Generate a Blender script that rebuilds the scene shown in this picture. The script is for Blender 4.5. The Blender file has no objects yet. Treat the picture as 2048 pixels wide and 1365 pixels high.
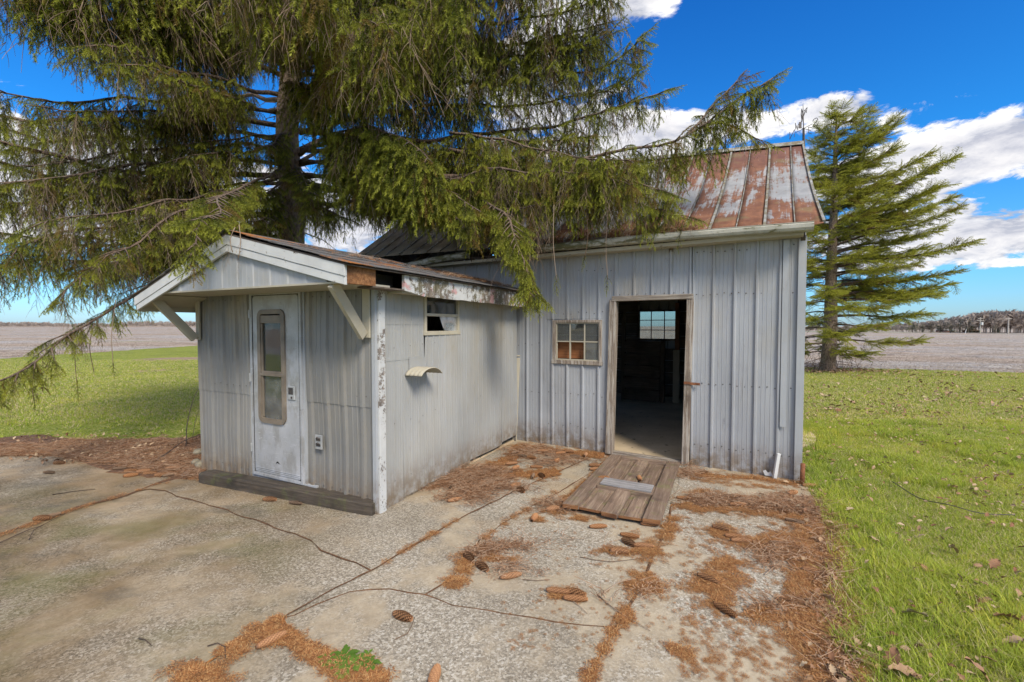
import bpy, bmesh, math, random
import numpy as np
from mathutils import Vector, Matrix, Euler, Quaternion, noise as mnoise
rnd = random.Random(7)
rng = np.random.default_rng(7)
sc = bpy.context.scene
COL = sc.collection

# ------------------------------------------------------------------ camera
FPX = 900.0; TH = math.atan(30.5 / FPX); CH = 1.6
cam = bpy.data.cameras.new('camera'); camo = bpy.data.objects.new('camera', cam); COL.objects.link(camo)
cam.lens = FPX / 2048 * 36; cam.sensor_width = 36; cam.clip_start = 0.05; cam.clip_end = 8000
camo.location = (0, 0, CH); camo.rotation_euler = (math.pi / 2 - TH, 0, 0)
sc.camera = camo

# ------------------------------------------------------------------ node helper
class NT:
    def __init__(s, tree):
        s.t = tree; s.n = tree.nodes; s.l = tree.links
    def link(s, a, b): s.l.new(a, b)
    def node(s, typ, **kw):
        x = s.n.new(typ)
        for k, v in kw.items(): setattr(x, k, v)
        return x
    def put(s, sock, v):
        if v is None: return
        if isinstance(v, bpy.types.NodeSocket): s.l.new(v, sock)
        else:
            if hasattr(sock, 'default_value'):
                if isinstance(v, (tuple, list)) and len(v) == 3 and sock.type == 'RGBA': v = (*v, 1)
                sock.default_value = v
    def tc(s, w='Object'): return s.node('ShaderNodeTexCoord').outputs[w]
    def pos(s): return s.node('ShaderNodeNewGeometry').outputs['Position']
    def map(s, vec, scale=(1, 1, 1), loc=(0, 0, 0), rot=(0, 0, 0)):
        m = s.node('ShaderNodeMapping'); s.put(m.inputs['Vector'], vec)
        m.inputs['Scale'].default_value = scale; m.inputs['Location'].default_value = loc; m.inputs['Rotation'].default_value = rot
        return m.outputs[0]
    def noise(s, vec, scale=5, detail=4, rough=.55, dist=0, out='Fac', dim='3D'):
        m = s.node('ShaderNodeTexNoise', noise_dimensions=dim)
        s.put(m.inputs['Vector'], vec); s.put(m.inputs['Scale'], scale); s.put(m.inputs['Detail'], detail)
        s.put(m.inputs['Roughness'], rough); s.put(m.inputs['Distortion'], dist)
        return m.outputs[out]
    def vor(s, vec, scale=5, out='Distance', feature='F1', rand=1.0):
        m = s.node('ShaderNodeTexVoronoi', feature=feature)
        s.put(m.inputs['Vector'], vec); s.put(m.inputs['Scale'], scale); s.put(m.inputs['Randomness'], rand)
        return m.outputs[out]
    def ramp(s, fac, stops, interp='LINEAR'):
        m = s.node('ShaderNodeValToRGB'); r = m.color_ramp; r.interpolation = interp
        while len(r.elements) < len(stops): r.elements.new(0.5)
        for e, (p, c) in zip(r.elements, stops):
            e.position = p
            if not isinstance(c, (tuple, list)): c = (c, c, c)
            e.color = (*c[:3], 1)
        s.put(m.inputs[0], fac); return m.outputs[0]
    def mix(s, fac, a, b, blend='MIX'):
        m = s.node('ShaderNodeMix', data_type='RGBA', blend_type=blend)
        s.put(m.inputs[0], fac); s.put(m.inputs[6], a); s.put(m.inputs[7], b); return m.outputs[2]
    def math(s, op, a, b=None, c=None, clamp=False):
        m = s.node('ShaderNodeMath', operation=op, use_clamp=clamp)
        s.put(m.inputs[0], a)
        if b is not None: s.put(m.inputs[1], b)
        if c is not None: s.put(m.inputs[2], c)
        return m.outputs[0]
    def sep(s, vec):
        m = s.node('ShaderNodeSeparateXYZ'); s.put(m.inputs[0], vec); return m.outputs
    def comb(s, x, y, z):
        m = s.node('ShaderNodeCombineXYZ'); s.put(m.inputs[0], x); s.put(m.inputs[1], y); s.put(m.inputs[2], z); return m.outputs[0]
    def vm(s, op, a, b=None):
        m = s.node('ShaderNodeVectorMath', operation=op); s.put(m.inputs[0], a)
        if b is not None: s.put(m.inputs[1], b)
        return m.outputs['Value'] if op in ('DOT_PRODUCT', 'LENGTH', 'DISTANCE') else m.outputs[0]
    def sstep(s, v, a, b):
        m = s.node('ShaderNodeMapRange', interpolation_type='SMOOTHSTEP')
        s.put(m.inputs[0], v); s.put(m.inputs[1], a); s.put(m.inputs[2], b); return m.outputs[0]
    def attr(s, name, out='Fac'):
        m = s.node('ShaderNodeAttribute', attribute_name=name); return m.outputs[out]
    def rand(s): return s.node('ShaderNodeObjectInfo').outputs['Random']
    def bump(s, h, strength=.5, dist=.01):
        m = s.node('ShaderNodeBump'); s.put(m.inputs['Height'], h)
        m.inputs['Strength'].default_value = strength; m.inputs['Distance'].default_value = dist
        return m.outputs[0]

def material(name, fn):
    m = bpy.data.materials.new(name); m.use_nodes = True
    t = NT(m.node_tree); b = m.node_tree.nodes['Principled BSDF']
    r = fn(t) or {}
    for k, v in r.items():
        if k == 'Normal' or isinstance(v, bpy.types.NodeSocket) or True: t.put(b.inputs[k], v)
    return m

# ------------------------------------------------------------------ world, sun, exposure
SUN_EL, SUN_AZ = 43, 154    # azimuth clockwise from +Y
az = math.radians(SUN_AZ); el = math.radians(SUN_EL)
sdir = Vector((math.sin(az) * math.cos(el), math.cos(az) * math.cos(el), math.sin(el)))
world = bpy.data.worlds.new('World'); sc.world = world; world.use_nodes = True
wt = NT(world.node_tree); bg = world.node_tree.nodes['Background']
sky = wt.node('ShaderNodeTexSky', sky_type='NISHITA'); sky.sun_disc = False
sky.sun_elevation = el; sky.sun_rotation = az; sky.altitude = 200; sky.air_density = 1.0; sky.dust_density = 0.6; sky.ozone_density = 2.5
d = wt.tc('Generated')
dx, dy, dz = wt.sep(d)
zc = wt.math('MAXIMUM', dz, 0.0)
tint = wt.ramp(zc, [(0.0, (.50, .72, 1.05)), (.10, (.36, .80, 1.15)), (.3, (.12, .72, 1.25)), (.6, (.07, .55, 1.2)), (1, (.07, .5, 1.1))])
skyc = wt.mix(1.0, sky.outputs[0], tint, 'MULTIPLY')
# clouds: a layer seen in perspective, plus broad banks
den = wt.math('ADD', zc, 0.38)
cx = wt.math('DIVIDE', dx, den); cy = wt.math('DIVIDE', dy, den)
cv = wt.comb(cx, cy, wt.math('MULTIPLY', dz, 2.2))
def cloud(vec):
    big = wt.noise(vec, 3.0, 2, .5, .1)
    fine = wt.noise(vec, 8.5, 8, .60, .35)
    return wt.math('ADD', wt.math('MULTIPLY', big, 0.50), wt.math('MULTIPLY', fine, 1.10))
def dirv(px, py):
    x = (px - 1024) / FPX; z = -(py - 682.5) / FPX; c, s_ = math.cos(TH), math.sin(TH)
    return Vector((x, c + z * s_, -s_ + z * c)).normalized()
banks = [(1960, 290, .24, .050, .34), (1850, 335, .10, .030, .24), (1400, 235, .28, .065, .34), (1200, 270, .20, .08, .28), (1290, 4, .10, .040, .36),
         (1960, 465, .20, .032, .34), (1900, 515, .20, .030, .30), (1770, 440, .10, .045, .22), (1790, 190, .13, .040, .28), (1640, 225, .10, .040, .22),
         (330, 400, .34, .09, .30), (60, 300, .20, .06, .24), (60, 440, .20, .05, .2), (760, 420, .26, .08, .30), (1080, 130, .14, .10, .26), (1110, 60, .08, .06, .2)]
clear = [(1620, 60, .42, .12, -.34), (1960, 60, .25, .10, -.34), (1930, 395, .14, .016, -.16), (200, 130, .30, .12, -.20), (1500, 620, 1.2, .055, -.45), (200, 600, .9, .055, -.45)]
def blobsum():
    tot = None
    for px, py, ax, ay, amp in banks + clear:
        v = dirv(px, py); right = Vector((v.y, -v.x, 0)).normalized(); up = right.cross(v).normalized()
        a = wt.math('DIVIDE', wt.vm('DOT_PRODUCT', d, tuple(right)), ax)
        b = wt.math('DIVIDE', wt.vm('DOT_PRODUCT', d, tuple(up)), ay)
        r2 = wt.math('ADD', wt.math('MULTIPLY', a, a), wt.math('MULTIPLY', b, b))
        front = wt.math('GREATER_THAN', wt.vm('DOT_PRODUCT', d, tuple(v)), 0.0)
        g = wt.math('MULTIPLY', wt.math('MULTIPLY', wt.math('EXPONENT', wt.math('MULTIPLY', r2, -1.0)), amp), front)
        tot = g if tot is None else wt.math('ADD', tot, g)
    return tot
bs = blobsum()
c0 = wt.math('ADD', cloud(cv), bs)
off = wt.vm('ADD', cv, (0.015, 0.02, 0.07))
c1 = wt.math('ADD', cloud(off), bs)
over = wt.math('MULTIPLY', wt.sstep(dz, 0.60, 0.80), .30); behind = wt.math('MULTIPLY', wt.sstep(dy, 0.25, -0.1), .16)  # extra out-of-view clouds overhead and behind, added to whiten the fill light
c0 = wt.math('ADD', c0, wt.math('MAXIMUM', over, behind)); c1 = wt.math('ADD', c1, wt.math('MAXIMUM', over, behind))
c0 = wt.math('SUBTRACT', c0, 0.10); c1 = wt.math('SUBTRACT', c1, 0.10)
cov = wt.sstep(c0, 0.765, 0.905)
thick = wt.sstep(c0, 0.86, 1.12)
lit = wt.math('SUBTRACT', c0, c1)
shade = wt.math('ADD', wt.math('MULTIPLY', lit, 3.0), 0.5, clamp=True)
ccol = wt.ramp(shade, [(0, (3.0, 3.15, 3.7)), (.45, (5.2, 5.2, 5.4)), (1, (7.4, 7.2, 6.9))])
ccol = wt.mix(wt.math('MULTIPLY', thick, .5), ccol, (4.0, 3.95, 4.3))
final = wt.mix(wt.math('MULTIPLY', cov, .97), skyc, ccol)
world.cycles.sampling_method = 'MANUAL'; world.cycles.sample_map_resolution = 512
wt.link(final, bg.inputs[0]); bg.inputs[1].default_value = 0.092

sun = bpy.data.lights.new('sun', 'SUN'); suno = bpy.data.objects.new('sun', sun); COL.objects.link(suno)
sun.energy = 2.3; sun.angle = math.radians(18); sun.color = (1, .91, .76)
suno.rotation_euler = (-sdir).to_track_quat('-Z', 'Y').to_euler(); suno.location = (8, -8, 12)
sc.view_settings.view_transform = 'Standard'; sc.view_settings.look = 'None'
sc.view_settings.exposure = 0.93; sc.view_settings.gamma = 1
sc.render.engine = 'CYCLES'
sc.cycles.max_bounces = 4; sc.cycles.diffuse_bounces = 3; sc.cycles.glossy_bounces = 2; sc.cycles.transparent_max_bounces = 6; sc.cycles.use_adaptive_sampling = True; sc.cycles.adaptive_threshold = 0.015; sc.cycles.adaptive_min_samples = 12; sc.cycles.caustics_reflective = False; sc.cycles.caustics_refractive = False; sc.cycles.use_denoising = True

# ------------------------------------------------------------------ geometry helpers
def ray(px, py):
    x = (px - 1024) / FPX; z = -(py - 682.5) / FPX; c, s = math.cos(TH), math.sin(TH)
    return Vector((x, c + z * s, -s + z * c))
def G(px, py, z=0.0):
    d = ray(px, py); t = (z - CH) / d.z; return Vector((0, 0, CH)) + d * t
def AT(px, py, Y):
    d = ray(px, py); return Vector((0, 0, CH)) + d * (Y / d.y)

def tag(o, label=None, cat=None, group=None, kind=None):
    if label: o['label'] = label
    if cat: o['category'] = cat
    if group: o['group'] = group
    if kind: o['kind'] = kind
    return o
def empty(name, loc=(0, 0, 0), rz=0, **kw):
    o = bpy.data.objects.new(name, None); COL.objects.link(o); o.location = loc; o.rotation_euler = (0, 0, rz)
    o.empty_display_size = .1
    return tag(o, **kw)
class MB:
    def __init__(s): s.v = []; s.f = []
    def add(s, vs, fs):
        k = len(s.v); s.v += [tuple(p) for p in vs]; s.f += [tuple(i + k for i in f) for f in fs]; return s
    def box(s, x0, x1, y0, y1, z0, z1, jit=0):
        vs = [(x, y, z) for x in (x0, x1) for y in (y0, y1) for z in (z0, z1)]
        if jit: vs = [tuple(c + rnd.uniform(-jit, jit) for c in p) for p in vs]
        return s.add(vs, [(0, 1, 3, 2), (4, 6, 7, 5), (0, 4, 5, 1), (2, 3, 7, 6), (0, 2, 6, 4), (1, 5, 7, 3)])
    def beam(s, p, q, w, h, up=(0, 0, 1)):
        p = Vector(p); q = Vector(q); dd = (q - p).normalized(); r = dd.cross(Vector(up)).normalized(); u = r.cross(dd)
        vs = [a + r * i * w / 2 + u * j * h / 2 for a in (p, q) for i in (-1, 1) for j in (-1, 1)]
        return s.add(vs, [(0, 1, 3, 2), (4, 6, 7, 5), (0, 4, 5, 1), (2, 3, 7, 6), (0, 2, 6, 4), (1, 5, 7, 3)])
    def tube(s, pts, radii, n=6, cap=True):
        pts = [Vector(p) for p in pts]; m = len(pts)
        if not hasattr(radii, '__len__'): radii = [radii] * m
        vs = []
        ref = Vector((.31, .2, .93))
        for i, p in enumerate(pts):
            t = (pts[min(i + 1, m - 1)] - pts[max(i - 1, 0)]).normalized()
            if abs(t.dot(ref)) > .98: r0 = Vector((1, 0, 0))
            else: r0 = ref
            a = t.cross(r0).normalized(); b = t.cross(a)
            for k in range(n):
                th = 2 * math.pi * k / n; vs.append(p + (a * math.cos(th) + b * math.sin(th)) * radii[i])
        fs = [(i * n + k, i * n + (k + 1) % n, (i + 1) * n + (k + 1) % n, (i + 1) * n + k) for i in range(m - 1) for k in range(n)]
        if cap: fs += [tuple(range(n))[::-1], tuple((m - 1) * n + k for k in range(n))]
        return s.add(vs, fs)
    def build(s, name, mat, parent=None, smooth=False, bevel=0, **kw):
        me = bpy.data.meshes.new(name); me.from_pydata(s.v, [], s.f); me.update()
        if mat: me.materials.append(mat)
        if smooth: me.shade_smooth()
        o = bpy.data.objects.new(name, me); COL.objects.link(o)
        if parent: o.parent = parent
        if bevel:
            b = o.modifiers.new('bevel', 'BEVEL'); b.width = bevel; b.segments = 2; b.limit_method = 'ANGLE'
        return tag(o, **kw)
def npmesh(name, verts, tris, mat, attrs=None):
    me = bpy.data.meshes.new(name); n = len(verts); m = len(tris)
    me.vertices.add(n); me.vertices.foreach_set('co', np.asarray(verts, dtype=np.float32).ravel())
    me.loops.add(m * 3); me.loops.foreach_set('vertex_index', np.asarray(tris, dtype=np.int32).ravel())
    me.polygons.add(m); me.polygons.foreach_set('loop_start', np.arange(0, m * 3, 3, dtype=np.int32))
    me.polygons.foreach_set('loop_total', np.full(m, 3, dtype=np.int32))
    for k, v in (attrs or {}).items():
        a = me.attributes.new(k, 'FLOAT', 'POINT'); a.data.foreach_set('value', np.asarray(v, dtype=np.float32))
    if mat: me.materials.append(mat)
    me.update(); me.validate(); return me
def catmull(P, step):
    P = [Vector(p) for p in P]; P = [P[0] * 2 - P[1]] + P + [P[-1] * 2 - P[-2]]; out = []
    for i in range(1, len(P) - 2):
        a, b, c, e = P[i - 1:i + 3]; n = max(1, int((c - b).length / step))
        for k in range(n):
            t = k / n
            out.append(.5 * ((2 * b) + (c - a) * t + (2 * a - 5 * b + 4 * c - e) * t * t + (-a + 3 * b - 3 * c + e) * t ** 3))
    out.append(P[-2]); return out

# geometry-node scatter of tens of thousands of leaf / blade / needle clumps
_groups = {}
def scatter_group(key, protos):
    if key in _groups: return _groups[key]
    ng = bpy.data.node_groups.new('scatter_' + key, 'GeometryNodeTree')
    ng.interface.new_socket('Geometry', in_out='INPUT', socket_type='NodeSocketGeometry')
    ng.interface.new_socket('Geometry', in_out='OUTPUT', socket_type='NodeSocketGeometry')
    N = ng.nodes; L = ng.links
    gi = N.new('NodeGroupInput'); go = N.new('NodeGroupOutput'); jn = N.new('GeometryNodeJoinGeometry')
    def attr(nm, ty):
        a = N.new('GeometryNodeInputNamedAttribute'); a.data_type = ty; a.inputs[0].default_value = nm; return a.outputs[0]
    rot = attr('rot', 'FLOAT_VECTOR'); scl = attr('scl', 'FLOAT'); idx = attr('idx', 'INT')
    for k, pr in enumerate(protos):
        oi = N.new('GeometryNodeObjectInfo'); oi.inputs['Object'].default_value = pr; oi.inputs['As Instance'].default_value = True
        cmp_ = N.new('FunctionNodeCompare'); cmp_.data_type = 'INT'; cmp_.operation = 'EQUAL'
        L.new(idx, cmp_.inputs[2]); cmp_.inputs[3].default_value = k
        ip = N.new('GeometryNodeInstanceOnPoints')
        L.new(gi.outputs[0], ip.inputs['Points']); L.new(cmp_.outputs[0], ip.inputs['Selection'])
        L.new(oi.outputs['Geometry'], ip.inputs['Instance'])
        e2r = N.new('FunctionNodeEulerToRotation'); L.new(rot, e2r.inputs[0]); L.new(e2r.outputs[0], ip.inputs['Rotation'])
        L.new(scl, ip.inputs['Scale']); L.new(ip.outputs[0], jn.inputs[0])
    L.new(jn.outputs[0], go.inputs[0]); _groups[key] = ng; return ng
def scatter(name, key, protos, pts, rots, scls, idx, parent=None, **kw):
    me = bpy.data.meshes.new(name); n = len(pts)
    me.vertices.add(n); me.vertices.foreach_set('co', np.asarray([tuple(p) for p in pts], dtype=np.float32).ravel())
    a = me.attributes.new('rot', 'FLOAT_VECTOR', 'POINT'); a.data.foreach_set('vector', np.asarray(rots, dtype=np.float32).ravel())
    a = me.attributes.new('scl', 'FLOAT', 'POINT'); a.data.foreach_set('value', np.asarray(scls, dtype=np.float32))
    a = me.attributes.new('idx', 'INT', 'POINT'); a.data.foreach_set('value', np.asarray(idx, dtype=np.int32))
    me.update(); o = bpy.data.objects.new(name, me); COL.objects.link(o)
    if parent: o.parent = parent
    md = o.modifiers.new('scatter', 'NODES'); md.node_group = scatter_group(key, protos)
    kw.setdefault('kind', 'stuff'); return tag(o, **kw)
def proto(name, me): return bpy.data.objects.new(name, me)      # source mesh, never linked to the scene
def eul(q): e = q.to_euler(); return (e.x, e.y, e.z)
def terrain_z(x, y): return -0.0112 * max(0.0, x - 14) - .02

# ------------------------------------------------------------------ materials
def f_siding(tan=0.25, dirt=.5, base=((.30, .315, .345), (.39, .41, .445))):
    def fn(t):
        p = t.tc(); pz = t.map(p, (14, 14, .7))
        big = t.noise(t.map(p, (1, 1, .5)), 1.6, 4, .6)
        c = t.ramp(big, [(.3, base[0]), (.7, base[1])])
        st = t.noise(pz, 2.2, 6, .65)
        c = t.mix(t.math('MULTIPLY', t.sstep(st, .58, .75), dirt), c, (.16, .145, .12))
        tn = t.noise(t.map(p, (1.2, 1.2, .9)), 1.7, 5, .6)
        z = t.sep(p)[2]
        hi = t.sstep(z, 1.0, 1.9)
        c = t.mix(t.math('MULTIPLY', t.math('MULTIPLY', t.sstep(tn, .42, .66), t.math('ADD', hi, .25)), tan), c, (.36, .30, .20))
        low = t.sstep(z, .42, 0.0)
        c = t.mix(t.math('MULTIPLY', low, t.sstep(t.noise(p, 9, 6, .7), .25, .65)), c, (.17, .125, .085))
        rs = t.noise(t.map(p, (20, 20, 1.1)), 1.4, 6, .7); c = t.mix(t.math('MULTIPLY', t.sstep(rs, .63, .70), dirt * .5), c, (.25, .13, .07))
        sm = t.noise(t.map(p, (3, 3, 1.2)), 2.6, 8, .72)
        c = t.mix(t.math('MULTIPLY', t.sstep(sm, .62, .72), dirt * .8), c, (.10, .10, .10))
        sp = t.vor(p, 38)
        c = t.mix(t.math('MULTIPLY', t.math('LESS_THAN', sp, .07), .45), c, (.10, .08, .06))
        b = t.bump(t.noise(p, 3.0, 3), .35, .02)
        return {'Base Color': c, 'Roughness': t.ramp(st, [(0, .42), (1, .62)]), 'Normal': b, 'Specular IOR Level': .35}
    return fn
M = {}
M['siding'] = material('grey painted steel', f_siding())
M['siding_shed'] = material('shade-darkened grey steel', f_siding(.45, .15, ((.185, .185, .182), (.245, .245, .243))))  # hut front darker than its side wall: canopy shade put into the colour
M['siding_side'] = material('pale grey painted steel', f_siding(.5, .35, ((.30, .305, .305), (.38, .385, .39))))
M['trim_metal'] = material('grey steel trim', f_siding(.1, .35, ((.33, .35, .38), (.42, .44, .47))))

def f_peel(amount=.5, under=(.17, .13, .10), paint=(.58, .59, .60), moss=0.0, scale=1.0, red=0.0):
    def fn(t):
        p = t.tc()
        n = t.noise(p, 9 * scale, 10, .72); n2 = t.noise(p, 70 * scale, 4, .7)
        big = t.noise(p, 2.5, 3, .5)
        v = t.math('ADD', t.math('ADD', t.math('MULTIPLY', n, .6), t.math('MULTIPLY', n2, .25)), t.math('MULTIPLY', big, .35))
        m = t.sstep(v, .755 - amount * .17, .775 - amount * .17)
        pc = t.ramp(t.noise(p, 5, 4), [(.3, tuple(c * .82 for c in paint)), (.7, paint)])
        if red: pc = t.mix(t.math('MULTIPLY', t.sstep(t.noise(p, 4.5, 4), .56, .62), red), pc, (.50, .16, .16))
        uc = t.ramp(t.noise(t.map(p, (30, 30, 5)), 2, 5), [(.3, tuple(c * .45 for c in under)), (.7, tuple(c * 1.5 for c in under))])
        if moss: uc = t.mix(t.math('MULTIPLY', t.sstep(t.noise(p, 6, 4), .45, .6), moss), uc, (.12, .15, .03))
        c = t.mix(m, pc, uc)
        return {'Base Color': c, 'Roughness': .8, 'Normal': t.bump(t.math('MULTIPLY', m, -1), .7, .003)}
    return fn
M['paint'] = material('white painted wood', f_peel(.46))
M['paint_peel'] = material('peeling white paint', f_peel(.80, (.22, .19, .17)))
M['paint_rot'] = material('badly peeled white paint', f_peel(.93, (.17, .14, .115), red=.6, moss=.2, scale=1.8))
M['paint_tan'] = material('grimy cream painted wood', f_peel(.22, paint=(.47, .43, .34)))
M['paint_under'] = material('soffit paint', f_peel(.2, paint=(.42, .39, .32)))

def f_wood(c0, c1, c2, scale=1.0, moss=0.0, axis=2, white=0.0):
    def fn(t):
        p = t.tc(); sc_ = [26, 26, 26]; sc_[axis] = 1.6
        g = t.noise(t.map(p, tuple(sc_)), 1.5 * scale, 8, .7, .4)
        g2 = t.noise(p, 3.2, 5, .6)
        c = t.ramp(g, [(.28, c0), (.5, c1), (.72, c2)])
        c = t.mix(t.sstep(g2, .45, .75), c, c0, 'MIX')
        c = t.mix(t.math('MULTIPLY', t.rand(), .35), c, c0)
        if white: c = t.mix(t.math('MULTIPLY', t.sstep(t.noise(t.map(p, tuple(q * .5 for q in sc_)), 3, 8, .7), .5, .55), white), c, (.55, .52, .47))
        if moss: c = t.mix(t.math('MULTIPLY', t.sstep(t.noise(p, 7, 6, .7), .52, .66), moss), c, (.13, .17, .03))
        return {'Base Color': c, 'Roughness': .85, 'Normal': t.bump(g, .6, .004)}
    return fn
M['wood_door'] = material('weathered door wood', f_wood((.085, .055, .04), (.24, .165, .12), (.42, .33, .25), axis=1, moss=.35))
M['wood_door_x'] = material('weathered rail wood', f_wood((.085, .055, .04), (.25, .175, .13), (.42, .33, .25), axis=0, moss=.25))
M['wood_pale'] = material('bleached grey board', f_wood((.13, .125, .13), (.33, .32, .33), (.5, .48, .49), axis=0))
M['wood_rot'] = material('fresh orange rotten wood', f_wood((.07, .028, .012), (.24, .105, .04), (.40, .22, .10), axis=0))
M['wood_jamb'] = material('bare weathered jamb', f_wood((.12, .09, .07), (.28, .23, .19), (.42, .37, .32), axis=2, white=.45))
M['wood_head'] = material('bare weathered header', f_wood((.14, .11, .09), (.30, .26, .22), (.44, .40, .35), axis=0, white=.4))
M['sleeper'] = material('dark mossy timber', f_wood((.025, .02, .016), (.07, .055, .042), (.15, .12, .095), axis=0, moss=.22))
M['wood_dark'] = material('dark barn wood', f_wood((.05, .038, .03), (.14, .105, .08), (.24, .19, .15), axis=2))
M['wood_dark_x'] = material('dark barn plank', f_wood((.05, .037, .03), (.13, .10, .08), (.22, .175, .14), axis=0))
M['wood_orange'] = material('orange plywood', f_wood((.17, .06, .02), (.30, .12, .045), (.38, .17, .07), axis=0))
M['pole_wood'] = material('utility pole wood', f_wood((.3, .27, .23), (.42, .38, .34), (.5, .46, .42)))

def f_rustroof(t):
    p = t.tc(); x, y, z = t.sep(p)
    ps = t.map(p, (2.2, .8, .8))
    n = t.noise(ps, 2.0, 10, .66, .4)
    streak = t.noise(t.map(p, (26, 1.4, 1.4)), 1.2, 7, .65)
    # bare galvanised zone lies across the middle of the slope
    zone = t.math('MULTIPLY', t.sstep(y, .15, .8), t.sstep(y, 2.15, 1.45))
    r = t.rand()
    n5 = t.noise(p, 9, 8, .75)
    g = t.math('ADD', t.math('ADD', t.math('ADD', t.math('MULTIPLY', n, .60), t.math('MULTIPLY', n5, .25)), t.math('MULTIPLY', streak, .42)), t.math('MULTIPLY', zone, .13))
    g = t.math('ADD', g, t.math('MULTIPLY', t.math('SUBTRACT', r, .5), .20))
    leftz = t.sstep(x, -1.0, -1.9)
    g = t.math('ADD', g, t.math('MULTIPLY', leftz, .10))
    m = t.sstep(g, .69, .78)
    rust = t.ramp(t.noise(p, 5.5, 8, .7), [(.25, (.085, .036, .024)), (.45, (.155, .062, .036)), (.6, (.225, .098, .052)), (.78, (.28, .16, .095))])
    top = t.sstep(y, 1.55, 2.3)
    rust = t.mix(t.math('MULTIPLY', top, .55), rust, (.13, .058, .055))
    gr = t.sstep(t.noise(p, 3.3, 5, .6), .55, .68)
    rust = t.mix(t.math('MULTIPLY', gr, .4), rust, (.17, .17, .07))
    galv = t.ramp(t.noise(p, 7, 6, .7), [(.3, (.24, .265, .285)), (.7, (.42, .45, .48))])
    c = t.mix(t.math('MULTIPLY', m, .85), rust, galv)
    far = t.sstep(x, -3.4, -4.2)
    c = t.mix(far, c, t.ramp(t.noise(p, 4, 6), [(.3, (.15, .125, .09)), (.7, (.27, .235, .185))]))
    return {'Base Color': c, 'Roughness': t.ramp(m, [(0, .85), (1, .5)]), 'Metallic': t.math('MULTIPLY', m, .25), 'Normal': t.bump(n, .3, .008)}
M['rust'] = material('rusty galvanised roofing', f_rustroof)
def f_seam(t):
    p = t.tc(); n = t.noise(p, 8, 8, .7); s_ = t.noise(t.map(p, (4, 1, 1)), 4, 5)
    c = t.ramp(n, [(.3, (.17, .075, .04)), (.45, (.17, .15, .09)), (.55, (.27, .27, .26)), (.75, (.40, .42, .43))])
    return {'Base Color': c, 'Roughness': .6}
M['seam'] = material('weathered roof seam', f_seam)
def f_gutter(t):
    p = t.tc(); n = t.noise(t.map(p, (2, 6, 6)), 3, 8, .7); x = t.sep(p)[0]
    c = t.ramp(t.noise(p, 6, 4), [(.3, (.34, .33, .27)), (.7, (.47, .46, .41))])
    mm = t.math('ADD', n, t.math('MULTIPLY', t.sstep(x, -.8, -2.5), .12))
    c = t.mix(t.sstep(mm, .54, .66), c, (.12, .115, .05))
    sp = t.noise(p, 60, 3, .7)
    c = t.mix(t.math('MULTIPLY', t.sstep(sp, .62, .66), .7), c, (.05, .045, .035))
    return {'Base Color': c, 'Roughness': .55}
M['gutter'] = material('grimy cream gutter', f_gutter)
def f_shingle(t):
    p = t.tc(); x, y, z = t.sep(p)
    n = t.noise(p, 14, 8, .7); g = t.noise(p, 120, 3, .6)
    c = t.ramp(n, [(.3, (.045, .043, .045)), (.7, (.14, .135, .135))])
    c = t.mix(t.math('MULTIPLY', t.sstep(g, .5, .7), .4), c, (.24, .23, .22))
    lit = t.math('ADD', t.noise(t.map(p, (1, 1.4, 1)), 1.6, 6, .65), t.math('MULTIPLY', t.noise(p, 45, 3, .7), .15))
    m = t.sstep(lit, .64, .70)
    oc = t.ramp(t.noise(p, 90, 3), [(.3, (.16, .055, .018)), (.7, (.36, .15, .045))])
    c = t.mix(m, c, oc)
    return {'Base Color': c, 'Roughness': .95, 'Normal': t.bump(g, .6, .004)}
M['shingle'] = material('dark roll shingles', f_shingle)
def f_door(t):
    p = t.tc(); n = t.noise(p, 3, 6, .6); w = t.noise(t.map(p, (1, 1, .5)), 7, 6, .7)
    c = t.ramp(n, [(.3, (.33, .345, .37)), (.7, (.47, .485, .53))])
    c = t.mix(t.math('MULTIPLY', t.sstep(w, .45, .62), .6), c, (.24, .235, .22)); sc2 = t.noise(t.map(p, (1.5, 1, 12)), 6, 6, .7); c = t.mix(t.math('MULTIPLY', t.sstep(sc2, .60, .66), .5), c, (.62, .63, .66)); c = t.mix(t.math('MULTIPLY', t.sstep(t.noise(p, 30, 4, .7), .64, .70), .5), c, (.15, .14, .12))
    c = t.mix(t.math('MULTIPLY', t.sstep(t.sep(p)[2], 1.2, 1.9), .35), c, (.33, .29, .21))
    return {'Base Color': c, 'Roughness': .42, 'Metallic': .15, 'Normal': t.bump(t.noise(p, 2.2, 3), .5, .03)}
M['door_metal'] = material('dented aluminium door skin', f_door)
M['bronze'] = material('taupe window frame', lambda t: {'Base Color': t.ramp(t.noise(t.tc(), 8, 5), [(.3, (.14, .115, .09)), (.7, (.24, .20, .16))]), 'Roughness': .5})
M['screw'] = material('screw head', lambda t: {'Base Color': (.13, .12, .115), 'Roughness': .5, 'Metallic': .5})
M['black'] = material('dark recess', lambda t: {'Base Color': (.018, .016, .015), 'Roughness': .9})
M['rustiron'] = material('rusty iron', lambda t: {'Base Color': t.ramp(t.noise(t.tc(), 22, 6, .7), [(.3, (.09, .035, .018)), (.6, (.25, .095, .04)), (.8, (.34, .19, .11))]), 'Roughness': .85})
M['iron'] = material('dark iron', lambda t: {'Base Color': t.ramp(t.noise(t.tc(), 15, 4), [(.3, (.05, .05, .055)), (.7, (.13, .11, .10))]), 'Roughness': .6, 'Metallic': .5})
M['galv'] = material('galvanised steel', lambda t: {'Base Color': t.ramp(t.noise(t.tc(), 12, 5), [(.3, (.33, .34, .35)), (.7, (.52, .53, .55))]), 'Roughness': .45, 'Metallic': .3})
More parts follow.
